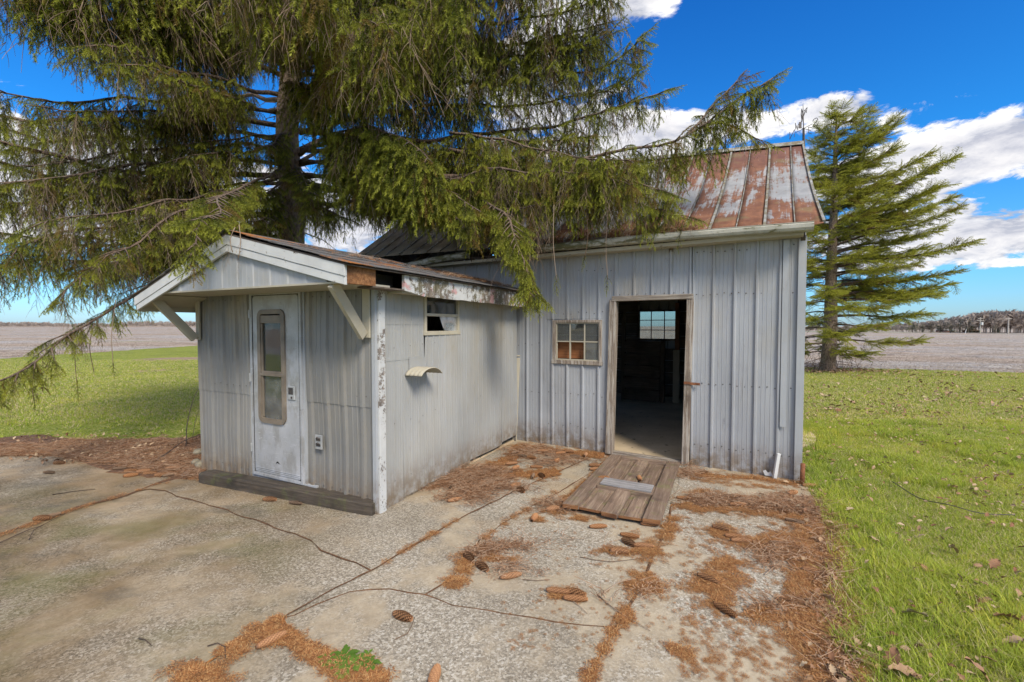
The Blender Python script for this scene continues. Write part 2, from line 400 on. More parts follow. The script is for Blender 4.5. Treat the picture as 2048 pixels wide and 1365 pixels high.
M['whitemetal'] = material('dented white downspout', lambda t: {'Base Color': t.ramp(t.noise(t.tc(), 5, 5), [(.3, (.50, .51, .52)), (.7, (.68, .69, .70))]), 'Roughness': .5})
M['cloth'] = material('dusty blind', lambda t: {'Base Color': t.ramp(t.noise(t.tc(), 4, 4), [(.3, (.10, .105, .09)), (.7, (.20, .21, .18))]), 'Roughness': .9})

def f_glass(dust=.25, tintc=(.75, .8, .78), dcol=(.25, .26, .25)):
    def fn(t):
        N = t.n; out = N['Material Output']; N.remove(N['Principled BSDF'])
        p = t.tc(); tr = t.node('ShaderNodeBsdfTransparent'); tr.inputs[0].default_value = (*tintc, 1)
        gl = t.node('ShaderNodeBsdfGlossy'); gl.inputs[0].default_value = (.9, .9, .9, 1); gl.inputs[1].default_value = .04
        t.link(t.bump(t.noise(p, 3, 2), .12, .01), gl.inputs['Normal'])
        df = t.node('ShaderNodeBsdfDiffuse'); df.inputs[0].default_value = (*dcol, 1)
        fr = t.node('ShaderNodeFresnel'); fr.inputs[0].default_value = 1.6
        m1 = t.node('ShaderNodeMixShader'); t.link(t.math('ADD', fr.outputs[0], .06), m1.inputs[0]); t.link(tr.outputs[0], m1.inputs[1]); t.link(gl.outputs[0], m1.inputs[2])
        m2 = t.node('ShaderNodeMixShader')
        t.link(t.math('MULTIPLY', t.ramp(t.noise(p, 6, 6, .7), [(.35, .3), (.75, 1.0)]), dust), m2.inputs[0]); t.link(m1.outputs[0], m2.inputs[1]); t.link(df.outputs[0], m2.inputs[2])
        t.link(m2.outputs[0], out.inputs[0])
    def wrap(t): fn(t); return None
    return wrap
def gmat(name, **k):
    m = bpy.data.materials.new(name); m.use_nodes = True; f_glass(**k)(NT(m.node_tree)); return m
M['glass'] = gmat('dusty window glass')
M['glass_dirty'] = gmat('very dirty glass', dust=.65)
M['glass_cloudy'] = gmat('clouded glass', dust=.9, dcol=(.45, .47, .5))

def f_concrete(t):
    p = t.pos(); x, y, z = t.sep(p)
    wear = t.noise(t.map(p, (1, 1, 1)), .85, 6, .62, .5)            # worn smooth cement against exposed gravel
    side = t.sstep(x, -2.0, 1.5)
    w = t.math('ADD', wear, t.math('MULTIPLY', t.math('SUBTRACT', t.noise(p, 5, 5, .7), .5), .3))
    expo = t.sstep(w, .40, .54)
    v = t.vor(p, 95, 'Color'); vr = t.sep(v)[0]
    v2 = t.sep(t.vor(p, 190, 'Color'))[0]
    stone = t.ramp(vr, [(0, (.07, .062, .052)), (.22, (.15, .13, .105)), (.45, (.30, .265, .215)), (.65, (.42, .38, .32)), (.85, (.60, .57, .51)), (1, (.75, .73, .69))])
    stone = t.mix(.35, stone, t.ramp(v2, [(0, (.06, .055, .05)), (.5, (.30, .27, .23)), (1, (.62, .60, .55))]))
    dark = t.noise(p, .55, 4, .55, .3)
    stone = t.mix(t.math('MULTIPLY', t.sstep(dark, .42, .62), .62), stone, (.5, .47, .43), 'MULTIPLY')
    cem = t.ramp(t.noise(p, 6, 8, .7), [(.3, (.30, .245, .175)), (.7, (.47, .40, .30))])
    cem = t.mix(t.math('MULTIPLY', t.sstep(t.noise(p, 70, 4, .7), .55, .7), .45), cem, (.17, .14, .11))
    stone = t.mix(.26, stone, (.31, .27, .215))
    c = t.mix(t.math('ADD', t.math('MULTIPLY', expo, .78), .12), cem, stone)
    # brown-orange tannin stain near the buildings, green algae to the left
    lf = t.sstep(x, -.4, -2.6)
    c = t.mix(t.math('MULTIPLY', lf, t.sstep(t.noise(p, 1.1, 5, .6), .30, .62)), c, (.56, .49, .40), 'MULTIPLY')
    c = t.mix(t.math('MULTIPLY', lf, .5), c, (.84, .78, .70), 'MULTIPLY')
    st = t.sstep(t.noise(p, 1.3, 5, .6), .46, .68)
    back = t.sstep(y, 2.6, 4.2)
    c = t.mix(t.math('MULTIPLY', t.math('MULTIPLY', st, back), .5), c, (.34, .24, .14))
    al = t.math('MULTIPLY', t.sstep(t.noise(t.map(p, (1, 1.5, 1), (3, 1, 0)), .75, 5, .6), .44, .62), t.sstep(x, -1.0, -2.2))
    al = t.math('MULTIPLY', al, t.sstep(y, 5.2, 3.0))
    c = t.mix(t.math('MULTIPLY', al, .55), c, (.115, .115, .035))
    ds = t.sstep(t.noise(t.map(p, (1, 2.2, 1), (7, 3, 0)), 1.1, 6, .65), .52, .68)
    c = t.mix(t.math('MULTIPLY', t.math('MULTIPLY', ds, lf), .55), c, (.09, .08, .065))
    bump = t.math('ADD', t.math('MULTIPLY', vr, t.math('ADD', expo, .1)), t.noise(p, 40, 4))
    return {'Base Color': c, 'Roughness': .95, 'Specular IOR Level': .2, 'Normal': t.bump(bump, .5, .004)}
M['concrete'] = material('exposed aggregate concrete', f_concrete)
def f_floor(t):
    p = t.tc(); n = t.noise(p, 2.2, 7, .65)
    c = t.ramp(n, [(.3, (.40, .31, .20)), (.7, (.62, .50, .35))])
    c = t.mix(t.sstep(t.noise(p, 9, 5, .7), .62, .68), c, (.05, .04, .03))
    return {'Base Color': c, 'Roughness': .9}
M['floor'] = material('dusty concrete floor', f_floor)
def f_soil(t):
    p = t.pos(); n = t.noise(p, 22, 8, .75)
    c = t.ramp(n, [(.3, (.035, .02, .012)), (.5, (.12, .06, .03)), (.7, (.22, .115, .06))])
    return {'Base Color': c, 'Roughness': 1, 'Normal': t.bump(n, .9, .02)}
M['soil'] = material('needle covered soil', f_soil)
def f_litter(t):
    p = t.pos(); n = t.noise(t.map(p, (1, 1, 1)), 130, 5, .7); v = t.sep(t.vor(t.map(p, (1, .35, 1), rot=(0, 0, .7)), 210, 'Color'))[0]
    c = t.ramp(t.math('ADD', t.math('MULTIPLY', n, .5), t.math('MULTIPLY', v, .5)), [(.2, (.07, .027, .010)), (.45, (.22, .085, .024)), (.65, (.35, .15, .045)), (.85, (.45, .25, .10))])
    return {'Base Color': c, 'Roughness': 1, 'Normal': t.bump(v, .9, .006)}
M['litter'] = material('orange needle litter', f_litter)
def f_lawn(t):
    p = t.pos(); x, y, z = t.sep(p)
    n = t.noise(p, .45, 5, .6); f = t.noise(p, 28, 6, .75)
    c = t.ramp(n, [(.3, (.12, .17, .016)), (.7, (.22, .27, .028))])
    c = t.mix(t.math('MULTIPLY', t.sstep(f, .48, .66), .85), c, (.42, .35, .17))
    c = t.mix(t.math('MULTIPLY', t.sstep(f, .50, .34), .85), c, (.035, .05, .008))
    br = t.noise(t.map(p, (.5, 1, 1)), .9, 6, .65)
    c = t.mix(t.math('MULTIPLY', t.sstep(br, .60, .68), .6), c, (.26, .20, .12))
    for px, py, rx, ry in [(345, 718, 75, 4), (380, 816, 30, 7), (300, 741, 35, 3)]:
        g = G(px, py); g2 = G(px + rx, py); g3 = G(px, py - ry)
        a = t.math('DIVIDE', t.math('SUBTRACT', x, g.x), abs(g2.x - g.x)); b = t.math('DIVIDE', t.math('SUBTRACT', y, g.y), abs(g3.y - g.y))
        r = t.math('ADD', t.math('ADD', t.math('MULTIPLY', a, a), t.math('MULTIPLY', b, b)), t.math('MULTIPLY', f, .8))
        c = t.mix(t.sstep(r, 1.5, .9), c, (.27, .20, .14))
    return {'Base Color': c, 'Roughness': 1, 'Specular IOR Level': .1, 'Normal': t.bump(f, .8, .03)}
M['lawn'] = material('lawn turf', f_lawn)
def f_field(t):
    p = t.pos(); x, y, z = t.sep(p)
    b = t.noise(t.map(p, (.012, .05, 1)), 1.6, 6, .6); f = t.noise(t.map(p, (.6, 1.2, 1)), 2.6, 9, .85)
    c = t.ramp(b, [(.30, (.23, .165, .12)), (.46, (.28, .21, .165)), (.55, (.30, .30, .32)), (.62, (.26, .20, .155)), (.75, (.20, .145, .11))])
    c = t.mix(t.math('MULTIPLY', t.sstep(f, .46, .62), .65), c, (.50, .44, .38))
    c = t.mix(t.math('MULTIPLY', t.sstep(f, .48, .34), .75), c, (.10, .07, .05))
    f3 = t.noise(t.map(p, (.35, .9, 1)), .8, 8, .8)
    c = t.mix(t.math('MULTIPLY', t.sstep(f3, .50, .62), .6), c, (.46, .42, .38)); c = t.mix(t.math('MULTIPLY', t.sstep(f3, .48, .38), .6), c, (.09, .065, .05))
    g = t.sstep(t.noise(t.map(p, (.02, .12, 1), (4, 2, 0)), 1.8, 5, .6), .60, .68)
    c = t.mix(t.math('MULTIPLY', g, .5), c, (.22, .24, .06))
    return {'Base Color': c, 'Roughness': 1, 'Specular IOR Level': .05, 'Normal': t.bump(f, .8, .08)}
M['field'] = material('corn stubble field', f_field)
M['stubble'] = material('corn stubble', lambda t: {'Base Color': t.ramp(t.attr('tipf'), [(0, (.20, .155, .12)), (.45, (.33, .275, .225)), (1, (.52, .48, .43))]), 'Roughness': .95})
M['road'] = material('pale road', lambda t: {'Base Color': (.42, .43, .45), 'Roughness': .9})
M['verge'] = material('green verge', lambda t: {'Base Color': t.ramp(t.noise(t.pos(), .4, 4), [(.3, (.10, .16, .02)), (.7, (.17, .24, .03))]), 'Roughness': 1})

def f_bark(c0=(.09, .062, .045), c1=(.30, .22, .165), lichen=.5):
    def fn(t):
        p = t.tc(); v = t.vor(t.map(p, (1, 1, .5)), 30); n = t.noise(p, 11, 8, .7)
        c = t.ramp(t.math('ADD', t.math('MULTIPLY', v, .6), t.math('MULTIPLY', n, .6)), [(.25, c0), (.75, c1)])
        c = t.mix(t.math('MULTIPLY', t.sstep(t.noise(p, 4, 6, .7), .55, .68), lichen), c, (.27, .29, .24))
        return {'Base Color': c, 'Roughness': .95, 'Normal': t.bump(t.math('ADD', v, n), .9, .02)}
    return fn
M['bark'] = material('flaky spruce bark', f_bark())
M['limb'] = material('mossy limb bark', f_bark((.05, .036, .028), (.17, .12, .09), .35))
def f_needle(cols, dead=(.20, .12, .035), pd=.10, dark=.0):
    def fn(t):
        N = t.n; out = N['Material Output']; b = N['Principled BSDF']
        r = t.rand(); tf = t.attr('tipf'); wn = t.noise(t.pos(), .9, 3, .5)
        base = t.ramp(t.math('ADD', t.math('MULTIPLY', r, .5), t.math('MULTIPLY', wn, .5)), [(.25, cols[0]), (.5, cols[1]), (.75, cols[2])])
        c = t.mix(t.math('MULTIPLY', t.sstep(tf, .30, 1.0), .80), base, cols[3])
        c = t.mix(t.math('MULTIPLY', t.math('GREATER_THAN', r, 1 - pd), .8), c, dead)
        c = t.mix(t.math('LESS_THAN', tf, -.5), c, (.13, .085, .06))
        t.put(b.inputs['Base Color'], c); b.inputs['Roughness'].default_value = .55; b.inputs['Specular IOR Level'].default_value = .3
        tl = t.node('ShaderNodeBsdfTranslucent'); t.link(t.mix(.5, c, (.5, .55, .1), 'MULTIPLY'), tl.inputs[0])
        mx = t.node('ShaderNodeMixShader'); mx.inputs[0].default_value = .30
        t.link(b.outputs[0], mx.inputs[1]); t.link(tl.outputs[0], mx.inputs[2]); t.link(mx.outputs[0], out.inputs[0])
    return fn
M['needle'] = material('norway spruce needles', f_needle([(.045, .06, .010), (.10, .125, .015), (.20, .19, .022), (.43, .45, .055)]))
M['needle2'] = material('yellow green spruce needles', f_needle([(.14, .17, .018), (.30, .31, .030), (.38, .37, .04), (.52, .51, .07)], pd=.05))
M['twig'] = material('bare grey brown twig', lambda t: {'Base Color': t.ramp(t.rand(), [(0, (.13, .08, .05)), (1, (.36, .27, .20))]), 'Roughness': .9})
def f_grass(cols, deadp=.14):
    def fn(t):
        N = t.n; out = N['Material Output']; b = N['Principled BSDF']
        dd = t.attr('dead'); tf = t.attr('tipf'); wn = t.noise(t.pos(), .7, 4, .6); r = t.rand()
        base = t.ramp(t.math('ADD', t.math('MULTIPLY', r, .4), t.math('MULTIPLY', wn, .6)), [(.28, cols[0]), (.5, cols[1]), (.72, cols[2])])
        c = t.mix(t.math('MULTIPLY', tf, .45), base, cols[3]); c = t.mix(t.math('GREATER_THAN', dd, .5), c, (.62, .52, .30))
        t.put(b.inputs['Base Color'], c); b.inputs['Roughness'].default_value = .6; b.inputs['Specular IOR Level'].default_value = .25
        tl = t.node('ShaderNodeBsdfTranslucent'); t.link(c, tl.inputs[0])
        mx = t.node('ShaderNodeMixShader'); mx.inputs[0].default_value = .35
        t.link(b.outputs[0], mx.inputs[1]); t.link(tl.outputs[0], mx.inputs[2]); t.link(mx.outputs[0], out.inputs[0])
    return fn
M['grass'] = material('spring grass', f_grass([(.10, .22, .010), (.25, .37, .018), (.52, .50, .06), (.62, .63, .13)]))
M['weed'] = material('weed leaf', f_grass([(.07, .16, .02), (.11, .22, .03), (.15, .26, .04), (.22, .34, .06)]))
def f_cone(t):
    r = t.rand(); tf = t.attr('tipf'); n = t.noise(t.tc(), 60, 3)
    c = t.ramp(tf, [(0, (.03, .011, .005)), (.6, (.22, .085, .03)), (1, (.55, .28, .12))])
    c = t.mix(t.math('MULTIPLY', r, .45), c, t.mix(.6, c, (.32, .22, .15))); c = t.mix(t.math('MULTIPLY', n, .3), c, (.15, .07, .03))
    return {'Base Color': c, 'Roughness': .75}
M['cone'] = material('spruce cone scales', f_cone)
M['cone_grey'] = material('old weathered cone scales', lambda t: {'Base Color': t.ramp(t.attr('tipf'), [(0, (.035, .022, .015)), (1, (.24, .155, .10))]), 'Roughness': .85})
M['leaf'] = material('dead oak leaf', lambda t: {'Base Color': t.ramp(t.rand(), [(0, (.20, .09, .045)), (.5, (.34, .22, .13)), (1, (.44, .34, .23))]), 'Roughness': .8})
M['needle_dry'] = material('dry needle', lambda t: {'Base Color': t.ramp(t.attr('tipf'), [(0, (.14, .05, .018)), (.5, (.35, .145, .045)), (1, (.50, .30, .13))]), 'Roughness': .8})
M['stick'] = material('dry twig litter', lambda t: {'Base Color': t.ramp(t.attr('tipf'), [(0, (.16, .075, .035)), (.5, (.36, .19, .10)), (1, (.52, .38, .27))]), 'Roughness': .9})
M['stone'] = material('field stone', lambda t: {'Base Color': t.ramp(t.noise(t.tc(), 8, 6), [(.3, (.10, .085, .06)), (.7, (.28, .25, .19))]), 'Roughness': .95})
M['slate'] = material('slate chip', lambda t: {'Base Color': (.22, .23, .25), 'Roughness': .7})
M['fartree'] = material('far bare twigs', lambda t: {'Base Color': t.ramp(t.noise(t.pos(), .05, 4), [(.35, (.27, .22, .19)), (.65, (.37, .32, .29))]), 'Roughness': 1})
M['farpine'] = material('far evergreen needles', lambda t: {'Base Color': t.ramp(t.noise(t.pos(), .3, 4), [(.35, (.045, .065, .03)), (.65, (.09, .11, .05))]), 'Roughness': 1})
M['farwhite'] = material('far white siding', lambda t: {'Base Color': (.62, .62, .62), 'Roughness': .8})
M['farroof'] = material('far grey roof', lambda t: {'Base Color': (.42, .43, .45), 'Roughness': .8})
M['farbrick'] = material('far brick', lambda t: {'Base Color': (.22, .10, .07), 'Roughness': .9})
M['farorange'] = material('far tan roof', lambda t: {'Base Color': (.42, .28, .16), 'Roughness': .9})
M['glass_clear'] = gmat('streaky glass', dust=.08)
# ------------------------------------------------------------------ terrain, sky side
def grid_mesh(name, xs, ys, zf, mat, **kw):
    vs = [(x, y, zf(x, y)) for y in ys for x in xs]; n = len(xs)
    fs = [(j * n + i, j * n + i + 1, (j + 1) * n + i + 1, (j + 1) * n + i) for j in range(len(ys) - 1) for i in range(n - 1)]
    m = MB(); m.add(vs, fs); return m.build(name, mat, None, True, **kw)
xs = [-4000, -1500, -600, -300, -150, -80, -40, -20, -8, 0, 8, 14, 20, 40, 80, 150, 300, 450, 700, 1500, 4000]
ys = [-40, -5, 0, 5, 10, 15, 20, 30, 50, 80, 120, 180, 260, 400, 700, 1300, 2500, 5000]
grid_mesh('field', xs, ys, lambda x, y: terrain_z(min(x, 400), y) - .04, M['field'], kind='structure')
# mown lawn: one sheet over the field soil with an uneven far edge
edge = []
def addedge(a, b, n, j):
    for k in range(n):
        t = k / n; edge.append((a[0] + (b[0] - a[0]) * t + rnd.uniform(-j, j), a[1] + (b[1] - a[1]) * t + rnd.uniform(-j, j)))
addedge((-26, -6), (-25.2, 21.8), 20, .1); addedge((-25.2, 21.8), (-25.6, 40), 40, .35); addedge((-25.6, 40), (6, 42), 30, .3); addedge((6, 42), (7.5, 18.4), 20, .2)
addedge((7.5, 18.4), (11.2, 17.4), 20, .12); addedge((11.2, 17.4), (17.8, 15.7), 40, .12); addedge((17.8, 15.7), (34, 13), 30, .15); addedge((34, 13), (34, -6), 10, .1)
bm = bmesh.new(); vs = [bm.verts.new((x, y, 0)) for x, y in edge]; bm.faces.new(vs)
bmesh.ops.triangulate(bm, faces=bm.faces[:])
for _ in range(5):
    es = [e for e in bm.edges if e.calc_length() > 2.2]
    if not es: break
    bmesh.ops.subdivide_edges(bm, edges=es, cuts=1); bmesh.ops.triangulate(bm, faces=bm.faces[:])
for v in bm.verts: v.co.z = terrain_z(v.co.x, v.co.y) + .005
me = bpy.data.meshes.new('lawn'); bm.to_mesh(me); bm.free(); me.materials.append(M['lawn']); me.shade_smooth()
lawn = bpy.data.objects.new('lawn', me); COL.objects.link(lawn); tag(lawn, kind='structure')

# road with green verge far off to the right
def ribbon(name, pts, w, mat, dz, **kw):
    m = MB(); vs = []
    for i, (x, y) in enumerate(pts):
        a = Vector(pts[min(i + 1, len(pts) - 1)]) - Vector(pts[max(i - 1, 0)]); n = Vector((-a.y, a.x)).normalized()
        for s in (-1, 1): q = Vector((x, y)) + n * s * w / 2; vs.append((q.x, q.y, terrain_z(min(q.x, 400), q.y) - .04 + dz))
    m.add(vs, [(2 * i, 2 * i + 1, 2 * i + 3, 2 * i + 2) for i in range(len(pts) - 1)]); return m.build(name, mat, None, **kw)
def GT(px, py):      # pixel to sloping terrain on the right
    d = ray(px, py); t = 1.0
    for _ in range(60):
        p = Vector((0, 0, CH)) + d * t; h = p.z - (terrain_z(min(p.x, 400), p.y) - .04)
        t += h / max(1e-4, -d.z + (.0112 * d.x if p.x > 14 else 0)) * .9
    return p
rp = [GT(px, py) for px, py in ((1560, 663.0), (1700, 664.0), (1800, 664.8), (1900, 666), (2000, 668.0), (2120, 670.2), (2300, 673.5))]
ribbon('road', [(p.x, p.y) for p in rp], 9, M['road'], .14, kind='structure')
ribbon('verge', [(p.x, p.y - 12) for p in rp], 20, M['verge'], .08, kind='structure')

# ------------------------------------------------------------------ patio slabs
JN = {
 'back': [(-260, 918), (-100, 911), (0, 907), (60, 905), (110, 907), (160, 922), (215, 937), (280, 950), (350, 957)],
 'j3a': [(350, 957), (310, 969), (270, 984)],
 'j3b': [(270, 984), (250, 992), (215, 1001), (165, 1013), (110, 1031), (50, 1052), (0, 1068), (-150, 1116), (-420, 1210)],
 'j2': [(270, 984), (300, 979), (330, 982), (352, 993), (385, 1000), (420, 1012), (455, 1020), (478, 1032), (520, 1043), (560, 1060), (590, 1068), (620, 1081), (640, 1102), (680, 1117), (712, 1126), (742, 1141)],
 'j1c': [(250, 1432), (350, 1365), (450, 1303), (510, 1268), (560, 1239)],
 'j1b': [(560, 1239), (600, 1216), (650, 1187), (700, 1162), (742, 1141)],
 'j1a': [(742, 1141), (790, 1113), (840, 1085), (890, 1054), (940, 1026), (990, 1003), (1040, 977), (1085, 958), (1125, 940), (1165, 922), (1200, 906)],
 'j4a': [(560, 1239), (590, 1232), (630, 1211), (700, 1184), (740, 1179), (780, 1178), (820, 1186), (850, 1190)],
 'j4b': [(850, 1190), (870, 1197), (905, 1212), (950, 1218), (1000, 1227), (1060, 1236), (1110, 1246), (1160, 1252), (1232, 1256)],
 'cr': [(850, 1190), (880, 1172), (900, 1160), (925, 1130), (960, 1080), (1010, 1045), (1060, 1015), (1120, 985), (1175, 950), (1222, 918)],
 'j6': [(560, 1239), (572, 1262), (600, 1290), (650, 1316), (700, 1340), (750, 1365), (870, 1432)],
 'j5a': [(1365, 925), (1355, 980), (1343, 1010)],
 'j5b': [(1343, 1010), (1335, 1050), (1318, 1090), (1295, 1140), (1270, 1195), (1250, 1225), (1232, 1256)],
 'j5c': [(1232, 1256), (1215, 1285), (1200, 1312), (1185, 1340), (1175, 1365), (1140, 1432)],
 'pad': [(1343, 1010), (1400, 1003), (1470, 1008), (1540, 1013), (1600, 1022), (1640, 1032)],
 'padr': [(1640, 1032), (1628, 1000), (1612, 970), (1600, 955)],
 'right': [(1640, 1032), (1652, 1075), (1655, 1120), (1652, 1200), (1665, 1290), (1695, 1365), (1730, 1432)],
}
J = {}
for k, pl in JN.items():
    w = [G(*p) for p in pl]; out = [w[0]]
    for a, b in zip(w, w[1:]):
        n = max(1, int((b - a).length / .07)); dd = b - a; pr = Vector((-dd.y, dd.x, 0)).normalized()
        for i in range(1, n): out.append(a + dd * i / n + pr * rnd.uniform(-.006, .006))
        out.append(b)
    J[k] = [(p.x, p.y) for p in out]
def RV(k): return J[k][::-1]
def GX(*pl): return [tuple(G(*p)[:2]) for p in pl]
slabs = {
 'a': J['back'] + J['j3a'][1:] + J['j3b'][1:] + [(-14, 4.2)],
 'b': J['j3b'] + [(-5.5, 1.0), tuple(G(250, 1432)[:2])] + J['j1c'][1:] + J['j1b'][1:] + RV('j2')[1:-1],
 'c': J['j2'] + J['j1a'][1:] + GX((1030, 872), (400, 915), (352, 956)) + J['j3a'][1:-1],
 'd': J['j1b'] + J['j1a'][1:] + GX((1218, 914),) + RV('cr')[1:] + RV('j4a')[1:-1],
 'e': J['cr'] + GX((1362, 922),) + J['j5a'][1:] + J['j5b'][1:] + RV('j4b')[1:-1],
 'f': J['j4a'] + J['j4b'][1:] + J['j5c'][1:] + [tuple(G(870, 1432)[:2])] + RV('j6')[1:-1],
 'g': J['j1c'] + J['j6'][1:] ,
 'h': J['pad'] + J['right'][1:] + [tuple(G(1140, 1432)[:2])] + RV('j5c')[1:] + RV('j5b')[1:-1],
 'i': J['j5a'] + J['pad'][1:] + J['padr'][1:] ,
}
patio = empty('patio', (0, 0, 0)); tag(patio, kind='structure')
for i, (k, pl) in enumerate(slabs.items()):
    bm = bmesh.new(); z = {'i': .006, 'a': .002, 'b': -.003, 'c': .001, 'd': -.004, 'e': 0, 'f': .002, 'g': -.005, 'h': -.002}[k]
    q = []
    for p in pl:
        if not q or (Vector(p) - Vector(q[-1])).length > .004: q.append(p)
    if (Vector(q[0]) - Vector(q[-1])).length < .004: q.pop()
    f = bm.faces.new([bm.verts.new((x, y, z)) for x, y in q]); f.normal_update()
    if f.normal.z < 0: f.normal_flip()
    bmesh.ops.inset_region(bm, faces=[f], thickness=.004, depth=0, use_even_offset=True)
    ring = [g for g in bm.faces if g is not f and len(g.verts) <= 4 and g.is_valid and g.calc_area() < f.calc_area() * .5]
    for v in {v for g in ring for v in g.verts} - set(f.verts): v.co.z -= .06
    bmesh.ops.triangulate(bm, faces=[f])
    me = bpy.data.meshes.new('concrete_slab'); bm.to_mesh(me); bm.free(); me.materials.append(M['concrete'])
    o = bpy.data.objects.new('concrete_slab', me); COL.objects.link(o); o.parent = patio
# dark soil under slabs and the needle-strewn bed behind the patio
m = MB(); m.add([(p.x, p.y, -.012) for p in (G(-260, 1500), G(-260, 905), G(400, 890), G(1030, 865), G(1590, 945), G(1640, 1010), G(1665, 1100), G(1660, 1200), G(1700, 1330), G(1760, 1500))], [tuple(range(10))[::-1]])
m.build('soil', M['soil'], None, kind='structure')
bedpl = [(-300, 925), (0, 912), (100, 912), (200, 945), (340, 965), (420, 955), (420, 855), (380, 876), (330, 872), (250, 880), (200, 884), (150, 878), (90, 868), (40, 884), (0, 892), (-300, 905)]
bm = bmesh.new(); bm.faces.new([bm.verts.new(Vector((*G(*p)[:2], 0))) for p in bedpl])
bmesh.ops.triangulate(bm, faces=bm.faces[:])
for _ in range(4): bmesh.ops.subdivide_edges(bm, edges=[e for e in bm.edges if e.calc_length() > .12], cuts=1); bmesh.ops.triangulate(bm, faces=bm.faces[:])
for v in bm.verts:
    v.co.z = -.004 + .018 * mnoise.noise(v.co * 4) + (.012 if not v.is_boundary else -.02)
me = bpy.data.meshes.new('needle_bed'); bm.to_mesh(me); bm.free(); me.materials.append(M['soil'])
bed = bpy.data.objects.new('needle_bed', me); COL.objects.link(bed); tag(bed, kind='structure')

# ------------------------------------------------------------------ siding
def profile(pitch, hgt, top, minors, mh=.004, mw=.010):
    pts = [(0, 0), (hgt * .45, hgt), (hgt * .45 + top, hgt), (hgt * .9 + top, 0)]
    for m_ in minors: pts += [(m_ - mw / 2, 0), (m_ - mw / 4, mh), (m_ + mw / 4, mh), (m_ + mw / 2, 0)]
    return pitch, sorted(pts)
def siding(name, a0, a1, z0, z1, prof, phase, place, mat, parent, holes=(), off=0.0, lean=0.0, bow=0.0, **kw):
    pitch, pts = prof
    def dep(a):
        u = (a - phase) % pitch
        for (p, h), (q, g) in zip(pts, pts[1:] + [(pitch + pts[0][0], pts[0][1])]):
            if p <= u <= q: return h + (g - h) * (u - p) / max(1e-6, q - p)
        return 0
    bk = {a0, a1}
    k = math.floor((a0 - phase) / pitch)
    while phase + k * pitch < a1:
        for p, h in pts:
            a = phase + k * pitch + p
            if a0 < a < a1: bk.add(a)
        k += 1
    for h in holes: bk |= {x for x in h[:2] if a0 < x < a1}
    bk = sorted(bk); m = MB()
    f0 = z0 if callable(z0) else (lambda a: z0); f1 = z1 if callable(z1) else (lambda a: z1)
    for a, b in zip(bk, bk[1:]):
        if b - a < 1e-5: continue
        mid = (a + b) / 2; spans = [(None, None)]
        cuts = sorted([(h[2], h[3]) for h in holes if h[0] < mid < h[1]])
        segs = []; lo = 'b'
        for c0, c1 in cuts:
            segs.append((lo, c0)); lo = c1
        segs.append((lo, 't'))
        for s0, s1 in segs:
            A0 = f0(a) if s0 == 'b' else s0; B0 = f0(b) if s0 == 'b' else s0
            A1 = f1(a) if s1 == 't' else s1; B1 = f1(b) if s1 == 't' else s1
            if A1 <= A0 + 1e-4 and B1 <= B0 + 1e-4: continue
            nz = 4; col = []
            for i in range(nz + 1):
                t = i / nz
                for aa, L0, L1 in ((a, A0, A1), (b, B0, B1)):
                    z = L0 + (L1 - L0) * t
                    w = off + dep(aa) + bow * .012 * mnoise.noise(Vector((aa * 1.7, z * 1.3, phase * 7 + bow)))
                    col.append(place(aa + lean * z, w, z))
            m.add(col, [(2 * i, 2 * i + 1, 2 * i + 3, 2 * i + 2) for i in range(nz)])
    o = m.build(name, mat, parent, **kw)
    bm_ = bmesh.new(); bm_.from_mesh(o.data); bmesh.ops.remove_doubles(bm_, verts=bm_.verts, dist=2e-5); bm_.to_mesh(o.data); bm_.free()
    return o
FRONT = lambda a, w, z: (a, -w, z)
SIDE = lambda a, w, z: (w, a, z)
def screws(parent, pts, place, r=.0075):
    m = MB()
    for a, z, w in pts:
        c = []
        for k in range(6):
            th = k * math.pi / 3; c.append(place(a + r * math.cos(th), w, z + r * math.sin(th)))
        c.append(place(a, w + .005, z)); m.add(c, [(k, (k + 1) % 6, 6) for k in range(6)])
    return m.build('screw', M['screw'], parent, kind='stuff')

# ================================================================== LARGE SHED
RB = G(1600, 963); QB = G(1035, 880); ANG_B = math.atan2((RB - QB).y, (RB - QB).x)
def LOC(o, ang, px, py, ax, val):
    u = Vector((math.cos(ang), math.sin(ang), 0)); n = Vector((-math.sin(ang), math.cos(ang), 0)); d = ray(px, py)
    v = {'x': u, 'y': n}[ax]; base = (o - Vector((0, 0, CH))).dot(v) + val; t = base / d.dot(v); p = Vector((0, 0, CH)) + d * t - o
    return Vector((p.dot(u), p.dot(n), p.z))
shed = empty('barn_shed', (RB.x, RB.y, 0), ANG_B)
tag(shed, 'large grey ribbed metal shed with rusty sheet roof and an open doorway', 'shed')
P_B = profile(.212, .020, .018, (.075, .115, .160), .0025, .007)
W_, LEN, DEP = 0.0, 6.35, 5.0
EZ = lambda a: 2.50 + .018 * max(0, -a)
bot = lambda a: -.05 + (.05 * min(1, max(0, (-a) / 1.2)))
WIN = (-2.80, -2.125, 1.12, 1.675)
DOOR = (-1.99, -1.085, -1, 1.915)
for a0, a1, z0, z1, off in [(-6.35, -5.5, 0, EZ, 0), (-5.5, -4.65, 0, EZ, .002), (-4.65, -3.80, 0, EZ, 0), (-3.80, -2.88, .0, EZ, .0025)]:
    siding('siding_panel', a0, a1, z0, z1, P_B, -.66, FRONT, M['siding'], shed, off=off, bow=1)
siding('siding_panel', -2.90, -1.94, 1.69, EZ, P_B, -.70, FRONT, M['siding'], shed, off=.003, bow=1.5)
siding('siding_panel', -2.90, -1.99, 0.0, 1.705, P_B, -.70, FRONT, M['siding'], shed, holes=[WIN], off=0, bow=2)
